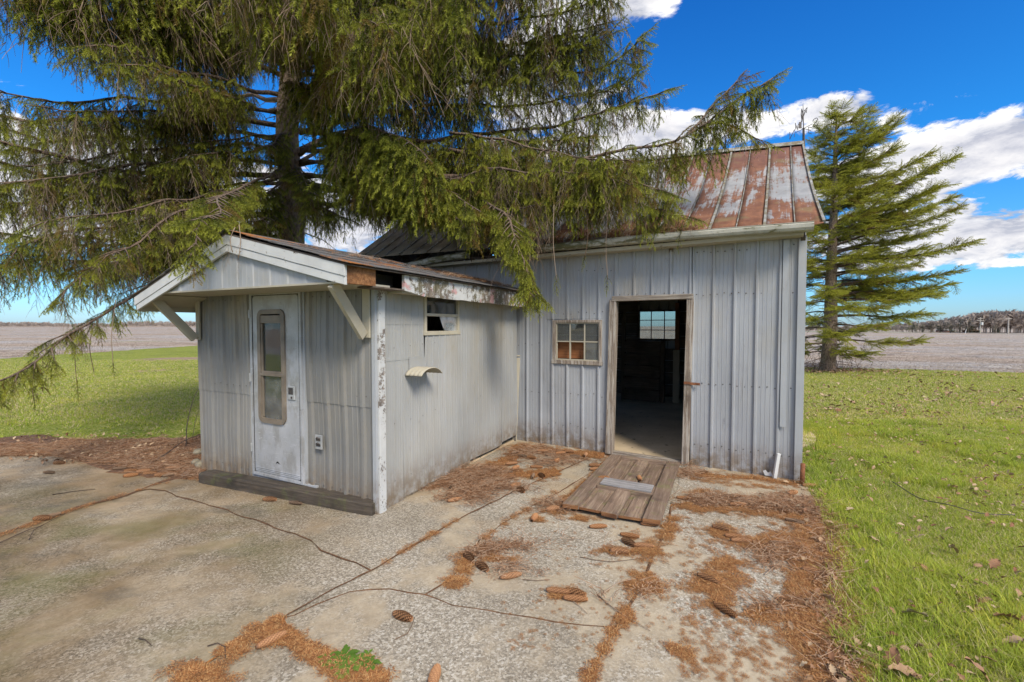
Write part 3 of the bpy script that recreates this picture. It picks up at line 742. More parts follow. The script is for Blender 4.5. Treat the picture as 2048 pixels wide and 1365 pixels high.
siding('siding_panel', -1.96, -1.05, 1.955, EZ, P_B, -.68, FRONT, M['siding'], shed, off=.001, bow=1)
siding('siding_panel', -1.06, -.215, bot, EZ, P_B, -.862, FRONT, M['siding'], shed, off=.003, bow=2)
siding('siding_panel', -.225, 0, bot, EZ, P_B, -.226, FRONT, M['siding'], shed, off=.0, bow=1)
# end and back walls, corner trim
siding('end_wall', 0, DEP, -.02, lambda a: 2.5 + (1.62 * min(a, DEP - a) / 2.5), P_B, 0, SIDE, M['siding'], shed, off=-.004)
siding('end_wall', 0, DEP, -.02, lambda a: 2.6 + (2.0 * min(a, DEP - a) / 2.5), P_B, 0, lambda a, w, z: (-LEN - w, a, z), M['siding'], shed, holes=[(2.2, 4.4, .1, 2.2)])   # opening added at the unseen left end to let daylight inside
BW = (-2.97, -2.10, 1.28, 1.95)
siding('back_wall', -LEN, 0, -.02, EZ, P_B, 0, lambda a, w, z: (a, DEP + w, z), M['siding'], shed, holes=[BW])
m = MB(); m.box(-.055, .012, -.032, -.0245, -.05, 2.5); m.box(.004, .012, -.0245, .06, -.05, 2.5); m.build('corner_trim', M['trim_metal'], shed)
m = MB(); m.box(-.19, -.135, -.030, -.0235, .55, 2.48)
m.build('corner_trim', M['trim_metal'], shed)
pts = []
for zr, jit in ((1.95, .012), (.95, .012), (.25, .02), (2.42, .01)):
    for k in range(15):
        a = -1.02 + k * .071
        if a < -.06: pts.append((a, zr + rnd.uniform(-jit, jit), .0055))
for a in [-2.86 + .106 * k for k in range(9)]:
    for zr in (1.76, .72, .30, 2.3): pts.append((a, zr + rnd.uniform(-.02, .02), .006))
for a in [-3.75 + .106 * k for k in range(8)]:
    for zr in (1.35, .7, 2.1): pts.append((a, zr + rnd.uniform(-.02, .02), .006))
for a in [-1.9 + .106 * k for k in range(8)]: pts.append((a, 1.98, .006))
screws(shed, pts, FRONT)
# door frame
m = MB(); m.add([(-2.06, -.042, .0), (-1.975, -.042, .0), (-1.975, .07, .0), (-2.06, .07, .0), (-2.02, -.042, 1.915), (-1.935, -.042, 1.915), (-1.935, .07, 1.915), (-2.02, .07, 1.915)],
      [(0, 1, 2, 3), (4, 7, 6, 5), (0, 4, 5, 1), (1, 5, 6, 2), (2, 6, 7, 3), (3, 7, 4, 0)]); m.build('door_jamb', M['wood_jamb'], shed, bevel=.004)
m = MB(); m.add([(-1.155, -.042, -.05), (-1.075, -.042, -.05), (-1.075, .07, -.05), (-1.155, .07, -.05), (-1.118, -.042, 1.90), (-1.045, -.042, 1.90), (-1.045, .07, 1.90), (-1.118, .07, 1.90)],
      [(0, 1, 2, 3), (4, 7, 6, 5), (0, 4, 5, 1), (1, 5, 6, 2), (2, 6, 7, 3), (3, 7, 4, 0)]); m.build('door_jamb', M['wood_jamb'], shed, bevel=.004)
m = MB(); m.box(-1.99, -1.05, -.048, .07, 1.902, 1.962); m.build('door_header', M['wood_head'], shed, bevel=.004)
m = MB(); m.box(-2.0, -1.14, .0, .07, -.04, .03); m.build('threshold', M['wood_head'], shed, bevel=.004)
# rusty hasp
h = empty('door_hasp'); h.parent = shed
m = MB(); m.box(-1.135, -1.07, -.052, -.043, .935, .965); m.build('hinge_leaf', M['rustiron'], h)
m = MB(); m.box(-1.066, -.965, -.050, -.040, .930, .958); m.tube([(-.985, -.05, .944), (-.985, -.066, .944), (-.968, -.066, .944), (-.968, -.05, .944)], .004, 5); m.build('hasp_strap', M['rustiron'], h)
# six pane window
w = empty('window'); w.parent = shed
m = MB(); m.box(WIN[0], WIN[0] + .045, -.026, .05, WIN[2], WIN[3]); m.box(WIN[1] - .03, WIN[1], -.026, .05, WIN[2], WIN[3])
m.box(WIN[0] + .045, WIN[1] - .03, -.026, .05, WIN[3] - .035, WIN[3]); m.box(WIN[0] - .01, WIN[1] + .01, -.032, .05, WIN[2] - .02, WIN[2] + .03)
m.build('window_frame', M['wood_jamb'], w, bevel=.003)
x0, x1, z0, z1 = WIN[0] + .045, WIN[1] - .03, WIN[2] + .03, WIN[3] - .035
m = MB()
for i in range(4): x = x0 + (x1 - x0) * i / 3; x = min(max(x, x0 + .008), x1 - .008); m.box(x - .008, x + .008, -.006, .014, z0, z1)
for j, z in enumerate((z0 + .008, (z0 + z1) / 2, z1 - .008)):
    for i in range(3): m.box(x0 + (x1 - x0) * i / 3 + .0085, x0 + (x1 - x0) * (i + 1) / 3 - .0085, -.005, .013, z - .007, z + .007)
m.build('muntin', M['paint_tan'], w)
for i in range(3):
    for j in range(2):
        if j == 0 and i < 2: continue
        m = MB(); a = x0 + (x1 - x0) * i / 3 + .009; b = x0 + (x1 - x0) * (i + 1) / 3 - .009; c = z0 + (z1 - z0) * j / 2 + .008; e = z0 + (z1 - z0) * (j + 1) / 2 - .008
        m.box(a, b, .002, .005, c, e); m.build('pane', M['glass_dirty'] if j == 0 else M['glass'], w)
m = MB(); m.box(x0 - .02, x1 + .02, .075, .09, z0 + .02, z0 + .27); m.build('plywood_backing', M['wood_orange'], w)
m = MB(); m.box(x0 - .02, x1 + .02, .04, .09, z0 - .03, z0 + .01); m.build('window_sill', M['wood_orange'], w)
# interior: floor, back wall planks, stall, window in the back wall
m = MB(); m.box(-LEN + .02, -.02, .01, DEP - .02, -.05, .012); m.build('shed_floor', M['floor'], shed)
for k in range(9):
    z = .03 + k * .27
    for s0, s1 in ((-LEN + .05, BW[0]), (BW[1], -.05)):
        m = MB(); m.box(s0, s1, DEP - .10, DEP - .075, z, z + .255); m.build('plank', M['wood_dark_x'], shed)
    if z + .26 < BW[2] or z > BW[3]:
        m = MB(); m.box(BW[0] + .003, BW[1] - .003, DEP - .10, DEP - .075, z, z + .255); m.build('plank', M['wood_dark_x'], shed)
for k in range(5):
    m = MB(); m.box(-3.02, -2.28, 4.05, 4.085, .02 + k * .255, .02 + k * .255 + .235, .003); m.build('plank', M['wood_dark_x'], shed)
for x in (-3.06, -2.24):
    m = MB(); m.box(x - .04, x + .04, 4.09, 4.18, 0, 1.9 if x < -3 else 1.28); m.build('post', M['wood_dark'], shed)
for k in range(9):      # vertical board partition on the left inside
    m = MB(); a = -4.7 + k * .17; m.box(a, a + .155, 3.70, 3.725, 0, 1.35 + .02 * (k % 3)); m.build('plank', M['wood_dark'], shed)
m = MB(); m.box(-4.7, -3.1, 3.66, 3.70, 1.1, 1.22); m.build('stall_rail', M['wood_dark_x'], shed)
m = MB(); m.box(-2.13, -2.04, DEP - .19, DEP - .101, .9, 2.1); m.build('post', M['wood_orange'], shed)
m = MB(); m.box(-2.05, -1.93, 4.2, 4.3, 0, 1.1); m.build('post', M['paint_tan'], shed)
m = MB(); m.box(-3.02, -2.25, 4.02, 4.20, 1.30, 1.325); m.build('shelf', M['wood_dark_x'], shed)
m = MB()
for k in range(8): a = -.4 - k * .82; m.box(a - .025, a + .025, .05, DEP - .12, 2.30, 2.44)
m.build('ceiling_joist', M['wood_dark'], shed)
m = MB(); m.box(-LEN + .06, -.06, .05, DEP - .12, 2.442, 2.455); m.build('loft_boards', M['wood_dark_x'], shed)
m = MB()
for k in range(8):
    a = -.33 - k * .82
    if not (-2.9 < a < -1.0): m.box(a - .02, a + .02, .03, .11, 0, 2.3)
for s0, s1 in ((-LEN + .05, -2.07), (-1.03, -.05)):
    for z in (.6, 1.72): m.box(s0, s1, .02, .03, z, z + .1) if not (s0 < -2.5 and z == .6 and False) else None
m.build('wall_stud', M['wood_dark'], shed)
w = empty('window'); w.parent = shed; w['label'] = 'bright cobwebbed window in the rear wall'
m = MB(); x0, x1, z0, z1 = BW
m.box(x0, x0 + .03, DEP - .09, DEP + .02, z0, z1); m.box(x1 - .03, x1, DEP - .09, DEP + .02, z0, z1)
m.box(x0 + .03, x1 - .03, DEP - .09, DEP + .02, z0, z0 + .03); m.box(x0 + .03, x1 - .03, DEP - .09, DEP + .02, z1 - .03, z1); m.build('window_frame', M['wood_dark_x'], w)
m = MB()
for i in (1, 2): x = x0 + (x1 - x0) * i / 3; m.box(x - .01, x + .01, DEP - .02, DEP + .0, z0 + .03, z1 - .03)
for i in (1, 2):
    z = z0 + (z1 - z0) * i / 3
    for c in range(3): m.box(x0 + (x1 - x0) * c / 3 + .011, x0 + (x1 - x0) * (c + 1) / 3 - .011, DEP - .019, DEP - .001, z - .009, z + .009)
m.build('muntin', M['wood_dark_x'], w)
for i in range(3):
    for j in range(3):
        m = MB(); a = x0 + (x1 - x0) * i / 3; b = x0 + (x1 - x0) * (i + 1) / 3; c = z0 + (z1 - z0) * j / 3; e = z0 + (z1 - z0) * (j + 1) / 3
        m.box(a + .012, b - .012, DEP + .002, DEP + .005, c + .01, e - .01); m.build('pane', M['glass_clear'], w)
# roof
RT = lambda a: 4.30 + .085 * max(0, -a)
def roofpt(a, t, lift=0):        # t 0 eave .. 1 ridge
    y = -.19 + 2.69 * t; e = 2.595 + .022 * max(0, -a); z = e + (RT(a) - e) * t
    z -= .10 * math.sin(math.pi * t) ** 1 * (1 if a > -4 else .6) * (1 - .0 * t)
    n = Vector((0, -.53, .85)); return Vector((a, y, z)) + n * lift
seam_px = [(1648, 441), (1590, 446), (1529, 451), (1472, 455), (1418, 460), (1363, 464)]
sx = [LOC(RB, ANG_B, px, py, 'y', -.19).x for px, py in seam_px]
stp = .285
while sx[-1] > -6.45: sx.append(sx[-1] - stp * rnd.uniform(.92, 1.08))
sx[-1] = -6.5
roof = empty('roof'); roof.parent = shed
NS = 9
for i, (a, b) in enumerate(zip(sx, sx[1:])):
    m = MB(); vs = []
    for k in range(NS + 1):
        t = k / NS; ta = (a - .085 * t) if i == 0 else a
        curl = .035 * max(0, 1 - t * 6) ** 2 if i in (0, 1) else 0
        for s in range(5):
            u = s / 4; x = b + .003 + (ta - b - .006) * u
            vs.append(roofpt(x, t - (.012 if i < 2 else 0) * (1 - t), .006 * mnoise.noise(Vector((x * 3, t * 4, i))) - curl * math.sin(math.pi * u) * .3))
    m.add(vs, [(5 * k + s, 5 * k + s + 1, 5 * k + s + 6, 5 * k + s + 5) for k in range(NS) for s in range(4)])
    o = m.build('roof_panel', M['rust'], roof, True)
    sd = o.modifiers.new('thick', 'SOLIDIFY'); sd.thickness = .003
    pts = [roofpt(((a - .085 * k / NS) if i == 0 else a), k / NS, .012) for k in range(NS + 1)]
    m = MB()
    wdt = .024 if i % 2 == 0 else .009
    for p, q in zip(pts, pts[1:]): m.beam(p, q, wdt, .018 if i % 2 == 0 else .011, (0, -.53, .85))
    m.build('roof_seam', M['seam'], roof)
m = MB(); q = [roofpt(x, 1, 0) for x in (.055, -6.5)]
m.add([(.055, 2.36, q[0].z - .075), (-6.5, 2.36, q[1].z - .075), (-6.5, 2.5, q[1].z + .022), (.055, 2.5, q[0].z + .022), (.055, 2.64, q[0].z - .075), (-6.5, 2.64, q[1].z - .075)], [(0, 3, 2, 1), (3, 4, 5, 2)])
o = m.build('ridge_cap', M['seam'], roof); sd = o.modifiers.new('thick', 'SOLIDIFY'); sd.thickness = .006
m = MB(); vs = []
for k in range(2):
    for a in (.06, -6.5): p = roofpt(a, 1 if k == 0 else 0); vs.append((a, 5 - p.y if k else 2.5, p.z - .01))
m.add(vs, [(0, 1, 3, 2)]); o = m.build('rear_slope', M['rust'], roof)
sd = o.modifiers.new('thick', 'SOLIDIFY'); sd.thickness = .004
m = MB()
for a in (-.02, -1.3, -2.6, -3.9, -5.2, -6.42):
    m.beam(roofpt(a, .02, -.20), roofpt(a, .99, -.20), .04, .09, (0, -.53, .85))
m.build('rafter', M['wood_dark'], roof)
# gutter with a broken end
g = empty('gutter'); g.parent = shed
def gut(x0, x1, z0, z1, nm='gutter_trough'):
    m = MB(); prof = [(-.20, .00), (-.20, -.075), (-.285, -.070), (-.300, -.045), (-.302, -.012), (-.290, 0), (-.296, .006)]
    n = 12; vs = []
    for k in range(n + 1):
        t = k / n; x = x0 + (x1 - x0) * t; z = z0 + (z1 - z0) * t + .008 * math.sin(t * 5)
        for y, dz_ in prof: vs.append((x, y, z + dz_))
    q = len(prof); m.add(vs, [(k * q + i, k * q + i + 1, (k + 1) * q + i + 1, (k + 1) * q + i) for k in range(n) for i in range(q - 1)])
    o = m.build(nm, M['gutter'], g); sd = o.modifiers.new('t', 'SOLIDIFY'); sd.thickness = .004; return o
gut(.055, -3.45, 2.585, 2.64)
pa = LOC(RB, ANG_B, 935, 512, 'y', -.25); pb = LOC(RB, ANG_B, 785, 538, 'y', -.25)
gut(pa.x, pb.x, pa.z + .04, pb.z + .04)
m = MB(); m.box(-6.4, -.02, -.195, -.02, 2.49, 2.53); m.build('eave_soffit', M['paint_tan'], shed)
m = MB(); m.box(-6.4, .0, DEP - .06, DEP - .01, 2.45, 2.80); m.build('rear_eave_board', M['wood_dark_x'], shed)
m = MB(); m.box(-6.4, .0, -.012, .0, 2.531, 2.60); m.build('eave_board', M['wood_dark_x'], shed)
# weathervane on the gable peak
vz = empty('weathervane', shed.matrix_world.to_translation()); 
wv_o = AT(1606, 285, RB.y + math.sin(ANG_B) * .07 + math.cos(ANG_B) * 2.5)
vz.location = wv_o; tag(vz, 'dark iron weathervane with arrow and compass letters on the roof peak', 'weathervane')
m = MB(); m.tube([(.02, 0, -.30), (.004, 0, .20)], [.024, .015], 8); m.build('mast', M['iron'], vz)
m = MB(); m.tube([(.004, 0, .20), (-.012, 0, .55)], [.008, .004], 6); m.build('spindle', M['iron'], vz)
cz = .20; ns = Vector((.03, -.155, 0)).normalized(); ew = Vector((.155, .03 + .04, 0)).normalized()
m = MB(); c = Vector((.004, 0, cz)); m.tube([c - ns * .15, c + ns * .15], .004, 5); m.tube([c - ew * .12, c + ew * .12], .004, 5); m.build('compass_arms', M['iron'], vz)
def letter(strokes, origin, axis, size, nm):
    m = MB()
    for pl in strokes: m.tube([origin + axis * (a - .5) * size * .8 + Vector((0, 0, (b - .5) * size)) for a, b in pl], .005, 5)
    m.build(nm, M['iron'], vz)
letter([[(0, 1), (0, 0), (1, 1), (1, 0)]], c - ns * .21, ns, .11, 'letter_n')
letter([[(0, .8), (.25, 1), (.7, 1), (1, .75), (.7, .5), (.3, .35), (0, .1), (.4, 0), (1, .1)]], c + ns * .20, ns, .11, 'letter_s')
letter([[(1, 1), (0, .95), (0, 0), (1, 0)], [(0, .5), (.7, .5)]], c + ew * .15, ew, .09, 'letter_e')
letter([[(0, 1), (.2, 0), (.5, .7), (.8, 0), (1, 1)]], c - ew * .15, ew, .09, 'letter_w')
m = MB(); a = Vector((-.075, -.05, .24)); b = Vector((.045, .03, .47)); m.tube([a, b], .007, 6)
m.tube([b + Vector((-.03, -.02, -.01)), b + Vector((.03, .01, .05)), b + Vector((.012, .0, -.03))], .006, 5)
m.box(-.095, -.06, -.055, -.045, .18, .27); m.build('arrow', M['iron'], vz)
m = MB(); m.tube([(-.02, 0, .30), (-.035, 0, .40), (-.03, 0, .48), (-.012, 0, .42), (-.02, 0, .32)], .007, 5); m.build('ornament', M['iron'], vz)

# ================================================================== SMALL SHED
CS = G(757, 1027); LS = G(408, 942); ANG_S = math.atan2((CS - LS).y, (CS - LS).x)
hut = empty('pump_shed', (CS.x, CS.y, 0), ANG_S)
tag(hut, 'low grey metal outbuilding with white gabled canopy and an old trailer door', 'shed')
WS, DS, HS = 2.526, 2.68, 1.93
P_S = profile(.212, .024, .030, (.105, .160), .004, .012)
P_T = profile(.102, .006, .016, (.05, .075), .0015, .008)
for a0, a1, ph in ((-WS, -1.615, -.02), (-.872, -.015, .03)):
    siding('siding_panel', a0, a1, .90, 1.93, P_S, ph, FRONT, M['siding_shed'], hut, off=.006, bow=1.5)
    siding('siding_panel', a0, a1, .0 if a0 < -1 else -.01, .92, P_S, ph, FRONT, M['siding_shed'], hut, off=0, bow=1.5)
m = MB(); m.box(-1.64, -.72, -.030, -.0, -.0, .125); m.build('kick_plate', M['door_metal'], hut, bevel=.002)
m = MB(); m.box(-1.65, -1.609, -.024, -.001, .1, 1.93); m.box(-.875, -.855, -.024, -.001, .1, 1.93); m.build('door_trim', M['trim_metal'], hut)
m = MB(); m.box(-1.609, -.876, -.02, -.005, 1.917, 1.95); m.build('lintel', M['paint_under'], hut)
# side wall facing the open patio
SW = (.628, 1.238, 1.525, 1.94)
step = lambda a: .02 + (.035 if a > 1.45 else 0) + (.03 if a > 2.2 else 0)
siding('siding_panel', .06, .33, -.0, 1.30, P_T, .0, SIDE, M['siding_side'], hut, off=.001, bow=1)
siding('siding_panel', .06, .33, 1.29, 1.62, P_T, .0, SIDE, M['siding_side'], hut, off=.004, bow=1)
siding('siding_panel', .06, .33, 1.61, 1.93, P_T, .0, SIDE, M['siding_side'], hut, off=.007, bow=1)
siding('siding_panel', .33, .66, 0.03, 1.30, P_T, .03, SIDE, M['siding_side'], hut, off=.003, bow=1)
siding('siding_panel', .33, .625, 1.29, 1.62, P_T, .03, SIDE, M['siding_side'], hut, off=.006, bow=1)
siding('siding_panel', .33, .625, 1.61, 1.93, P_T, .03, SIDE, M['siding_side'], hut, off=.009, bow=1)
siding('siding_panel', .645, 1.47, .035, 1.93, P_T, .05, SIDE, M['siding_side'], hut, holes=[SW], off=.006, bow=2)
siding('siding_panel', 1.46, 2.25, .06, 1.93, P_T, .02, SIDE, M['siding_side'], hut, off=.004, bow=2)
siding('siding_panel', 2.24, DS, .09, 1.93, P_T, .0, SIDE, M['siding_side'], hut, off=.007, bow=2)
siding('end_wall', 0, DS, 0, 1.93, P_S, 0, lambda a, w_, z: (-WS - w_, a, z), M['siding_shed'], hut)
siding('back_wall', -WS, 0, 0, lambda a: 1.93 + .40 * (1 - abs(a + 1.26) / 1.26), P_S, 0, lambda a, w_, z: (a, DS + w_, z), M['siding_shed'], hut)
m = MB(); m.box(-WS + .03, -.02, .02, DS - .02, -.03, .02); m.build('shed_floor', M['floor'], hut)
m = MB(); m.box(.0, .026, -.0, .075, -.02, 1.93); m.build('corner_board', M['paint_peel'], hut, bevel=.003)
m = MB(); m.box(-.03, -.001, -.030, -.021, -.02, 1.93); m.box(-.0005, .008, -.030, -.001, -.02, 1.93); m.build('corner_trim', M['trim_metal'], hut)
m = MB(); m.box(-.115, -.035, -.048, -.031, 1.50, 1.93); m.build('brace_block', M['paint_tan'], hut, bevel=.002)
m = MB(); m.box(-WS - .01, -WS + .05, -.045, -.026, 1.45, 1.93); m.build('brace_block', M['paint_tan'], hut, bevel=.002)
pts = []
for a0, a1 in ((-WS + .04, -1.63), (-.86, -.06)):
    a = a0
    while a < a1:
        for zr in (.99, 1.86, .14): pts.append((a, zr + rnd.uniform(-.008, .008), .008))
        a += .106
screws(hut, pts, FRONT)
pts = [(a, z + rnd.uniform(-.02, .02), .012) for a in (.2, .42, .6, .8, 1.1, 1.4, 1.7, 2.0, 2.3, 2.5) for z in (.22, .75, 1.42)]
screws(hut, pts, SIDE, .005)
# trailer door with rounded two pane window
door = empty('trailer_door'); door.parent = hut
D0, D1, Z0, Z1 = -1.608, -.876, .115, 1.915
def rrect(x0, x1, z0, z1, r, y, n=6):
    out = []
    for cx_, cz_, a in ((x1 - r, z1 - r, 0), (x0 + r, z1 - r, 90), (x0 + r, z0 + r, 180), (x1 - r, z0 + r, 270)):
        for k in range(n + 1): th = math.radians(a + 90 * k / n); out.append((cx_ + r * math.cos(th), y, cz_ + r * math.sin(th)))
    return out
wx0, wx1, wz0, wz1 = -1.478, -1.105, .665, 1.745
yo = -.040
outer = rrect(D0 + .03, D1 - .03, Z0 + .03, Z1 - .02, .05, yo); inner = rrect(wx0, wx1, wz0, wz1, .07, yo)
n = len(outer); m = MB(); back = [(x, y + .03, z) for x, y, z in outer]
m.add(outer + inner + back, [(k, (k + 1) % n, n + (k + 1) % n, n + k) for k in range(n)] + [(k, 2 * n + k, 2 * n + (k + 1) % n, (k + 1) % n) for k in range(n)])
m.build('door_skin', M['door_metal'], door)
m = MB()
for (x0, x1, z0, z1) in ((D0, D0 + .028, Z0, Z1), (D1 - .028, D1, Z0, Z1), (D0 + .028, D1 - .028, Z1 - .018, Z1), (D0 + .028, D1 - .028, Z0, Z0 + .028)): m.box(x0, x1, -.046, -.006, z0, z1)
for k in range(3): m.box(D0 + .045, D1 - .045, -.045, -.040, Z0 + .045 + k * .016, Z0 + .051 + k * .016)
m.build('door_frame', M['door_metal'], door, bevel=.003)
def ring(name, x0, x1, z0, z1, r, wd, y0, y1, mat, par):
    A = rrect(x0, x1, z0, z1, r, y0); B = rrect(x0 + wd, x1 - wd, z0 + wd, z1 - wd, max(.01, r - wd), y0)
    C = [(x, y1, z) for x, y, z in A]; Dd = [(x, y1, z) for x, y, z in B]; n = len(A); m = MB()
    m.add(A + B + C + Dd, [f for k in range(n) for f in ((k, (k + 1) % n, n + (k + 1) % n, n + k), (2 * n + k, 2 * n + (k + 1) % n, (k + 1) % n, k), (n + k, n + (k + 1) % n, 3 * n + (k + 1) % n, 3 * n + k))])
    return m.build(name, mat, par)
ring('window_surround', wx0 - .012, wx1 + .012, wz0 - .012, wz1 + .012, .075, .045, -.055, -.025, M['bronze'], door)
m = MB(); m.box(wx0 + .032, wx1 - .032, -.05, -.03, 1.625, 1.70); m.box(wx0 + .0, wx1 - .0, -.058, -.03, 1.115, 1.137); m.box(wx0 + .034, wx0 + .052, -.046, -.03, .71, 1.62); m.box(wx1 - .052, wx1 - .034, -.046, -.03, .71, 1.62); m.box(wx0 + .053, wx1 - .053, -.046, -.03, 1.137, 1.16)
m.build('window_sash', M['bronze'], door, bevel=.002)
m = MB(); m.box(wx0 + .03, wx1 - .03, -.028, -.025, 1.138, 1.66); m.build('pane', M['glass'], door)
m = MB(); m.box(wx0 + .03, wx1 - .03, -.030, -.027, .69, 1.114); m.build('pane', M['glass_dirty'], door)
m = MB(); m.box(wx0 - .05, wx1 + .05, .10, .11, .95, 1.12); m.box(wx0 - .05, wx1 + .05, .10, .12, .84, .865); m.box(wx0 - .05, wx1 + .05, .10, .12, 1.15, 1.22); m.build('blind', M['cloth'], door)
m = MB(); m.box(-1.27, -1.20, .08, .09, .72, .79); m.build('switch_plate', M['farwhite'], door)
for hz in (.35, 1.05, 1.68):
    m = MB(); m.box(D0 - .02, D0 + .012, -.0505, -.0465, hz, hz + .075); m.tube([(D0 - .004, -.053, hz - .004), (D0 - .004, -.053, hz + .079)], .006, 6); m.build('hinge', M['galv'], door)
m = MB(); m.box(D0 + .0285, D0 + .034, -.0445, -.0405, Z0 + .03, Z1 - .02); m.box(D1 - .034, D1 - .0285, -.0445, -.0405, Z0 + .03, Z1 - .02); m.box(D0 + .0345, D1 - .0345, -.0445, -.0405, Z1 - .024, Z1 - .0185); m.build('door_gasket', M['black'], door)
lk = empty('door_latch'); lk.parent = door
m = MB(); m.box(-1.062, -.965, -.052, -.041, .905, 1.035); m.build('latch_plate', M['galv'], lk, bevel=.004)
m = MB(); m.box(-1.048, -.985, -.054, -.053, .955, 1.02); m.box(-1.01, -.995, -.060, -.053, .918, .938); m.build('latch_cup', M['iron'], lk)
m = MB(); m.add([(-1.262, -.0412, .262), (-1.245, -.0412, .290), (-1.225, -.0412, .286), (-1.195, -.0412, .262), (-1.215, -.0412, .268), (-1.236, -.0412, .274)], [(0, 1, 5), (1, 2, 5), (2, 4, 5), (2, 3, 4)]); m.build('puncture', M['black'], door)
# outlet on the wall
ot = empty('wall_outlet'); ot.parent = hut
m = MB(); m.box(-.722, -.635, -.034, -.022, .475, .605); m.build('outlet_box', M['galv'], ot, bevel=.003)
for z in (.575, .525):
    m = MB(); m.tube([(-.70, -.04, z), (-.68, -.048, z + .012), (-.655, -.04, z)], .006, 6); m.box(-.705, -.652, -.039, -.0345, z - .022, z - .004); m.build('outlet_cover', M['iron'], ot)
# side window with a broken lower pane
w = empty('window'); w.parent = hut
y0, y1, z0, z1 = SW; z1 = 1.90
m = MB(); m.box(-.02, .022, y0, y0 + .035, z0, z1); m.box(-.02, .022, y1 - .03, y1, z0, z1); m.box(-.02, .026, y0 - .01, y1 + .01, z0 - .018, z0 + .022); m.box(-.02, .022, y0 + .035, y1 - .03, 1.695, 1.722)
m.build('window_frame', M['paint_tan'], w, bevel=.002)
m = MB(); m.box(-.008, -.005, y0 + .03, y1 - .03, 1.722, z1); m.build('pane', M['glass'], w)
m = MB(); m.add([(-.003, .90, 1.695), (-.003, 1.21, 1.695), (-.003, 1.21, 1.545), (-.003, .99, 1.55), (-.003, .965, 1.58)], [(0, 1, 2, 3, 4)]); m.build('broken_pane', M['glass_cloudy'], w)
# small curved hood vent
v = empty('vent_hood'); v.parent = hut; m = MB(); vs = []
nA = 14; nB = 17
for i in range(nB):
    for k in range(nA + 1):
        th = math.pi * (.08 + .84 * k / nA); r = .135 + (.006 if i % 4 in (1, 2) else 0)
        vs.append((.012 + .19 * i / (nB - 1), .50 - r * 1.18 * math.cos(th), 1.125 + r * .62 * math.sin(th)))
m.add(vs, [(i * (nA + 1) + k, i * (nA + 1) + k + 1, (i + 1) * (nA + 1) + k + 1, (i + 1) * (nA + 1) + k) for i in range(nB - 1) for k in range(nA)])
o = m.build('hood', M['paint_tan'], v, True); sd = o.modifiers.new('t', 'SOLIDIFY'); sd.thickness = .004
m = MB(); m.box(.013, .016, .40, .60, 1.13, 1.31); m.build('mount_plate', M['siding_side'], v)
# canopy, gable and roof
OV = .50; APX = -1.165; APZ = 2.375; RX = .20; RZ = 2.04; LX = -2.69; LZ = 1.885
cn = empty('roof'); cn.parent = hut
def slope_z(x): return APZ + (RZ - APZ) * (x - APX) / (RX - APX) if x > APX else APZ + (LZ - APZ) * (x - APX) / (LX - APX)
def board(name, xa, xb, h, y0, y1, mat, dz0=0, tip=0):
    m = MB(); za, zb = slope_z(xa) + dz0, slope_z(xb) + dz0
    n = 8; vs = []
    for k in range(n + 1):
        t = k / n; x = xa + (xb - xa) * t; z = za + (zb - za) * t; j = rnd.uniform(-.002, .002)
        for y in (y0, y1): vs += [(x, y, z + j), (x, y, z - h + j)]
    fs = []
    for k in range(n): a = 4 * k; b = a + 4; fs += [(a, a + 1, b + 1, b), (a + 2, b + 2, b + 3, a + 3), (a, b, b + 2, a + 2), (a + 1, a + 3, b + 3, b + 1)]
    fs += [(0, 2, 3, 1), (4 * n, 4 * n + 1, 4 * n + 3, 4 * n + 2)]
    m.add(vs, fs); return m.build(name, mat, cn, bevel=.003)
board('rake_board', APX + .003, RX, .085, -OV - .03, -OV - .004, M['paint'])
board('rake_board', APX + .003, RX - .002, .062, -OV - .024, -OV - .002, M['paint'], dz0=-.087)
board('rake_board', LX, APX - .003, .085, -OV - .03, -OV - .004, M['paint'])
board('rake_board', LX + .03, APX - .003, .055, -OV - .024, -OV - .002, M['paint'], dz0=-.087)
siding('gable_siding', LX + .30, RX - .22, 1.925, lambda a: slope_z(a) - .075, P_S, -.07, lambda a, w_, z: (a, -OV - w_ * .3 + .012, z), M['siding'], cn)
m = MB(); m.box(LX + .30, RX - .02, -OV - .0, -.036, 1.91, 1.925); m.build('soffit', M['paint_under'], cn)
m = MB(); m.add([(LX + .01, -OV, LZ - .085), (LX + .30, -OV, 1.91), (LX + .30, DS, 1.91), (LX + .01, DS, LZ - .085)], [(0, 1, 2, 3)]); o = m.build('soffit', M['paint_under'], cn); sd = o.modifiers.new('t', 'SOLIDIFY'); sd.thickness = .012
def rslab(xa, xb, ya, yb, mat, name='roof_deck', lift=0, th=.018, nx=10, ny=24, rag=0):
    m = MB(); vs = []
    for j in range(ny + 1):
        y = ya + (yb - ya) * j / ny
        for i in range(nx + 1):
            x = xa + (xb - xa) * i / nx
            if rag and i == (nx if abs(xb) < 1 else 0): x += rnd.uniform(-rag, rag)
            vs.append((x, y, slope_z(x) + lift + (.006 * mnoise.noise(Vector((x * 3, y * 3, 0))) if rag else 0)))
    q = nx + 1; m.add(vs, [(j * q + i, j * q + i + 1, (j + 1) * q + i + 1, (j + 1) * q + i) for j in range(ny) for i in range(nx)])
    o = m.build(name, mat, cn, True); sd = o.modifiers.new('t', 'SOLIDIFY'); sd.thickness = th; sd.offset = 1; return o
rslab(APX, RX + .035, -OV - .03, DS + .1, M['wood_dark_x'], lift=-.004, th=.012)
rslab(LX - .02, APX, -OV - .03, DS + .1, M['wood_dark_x'], lift=-.004, th=.012)
ncs = 5                                              # overlapping shingle courses
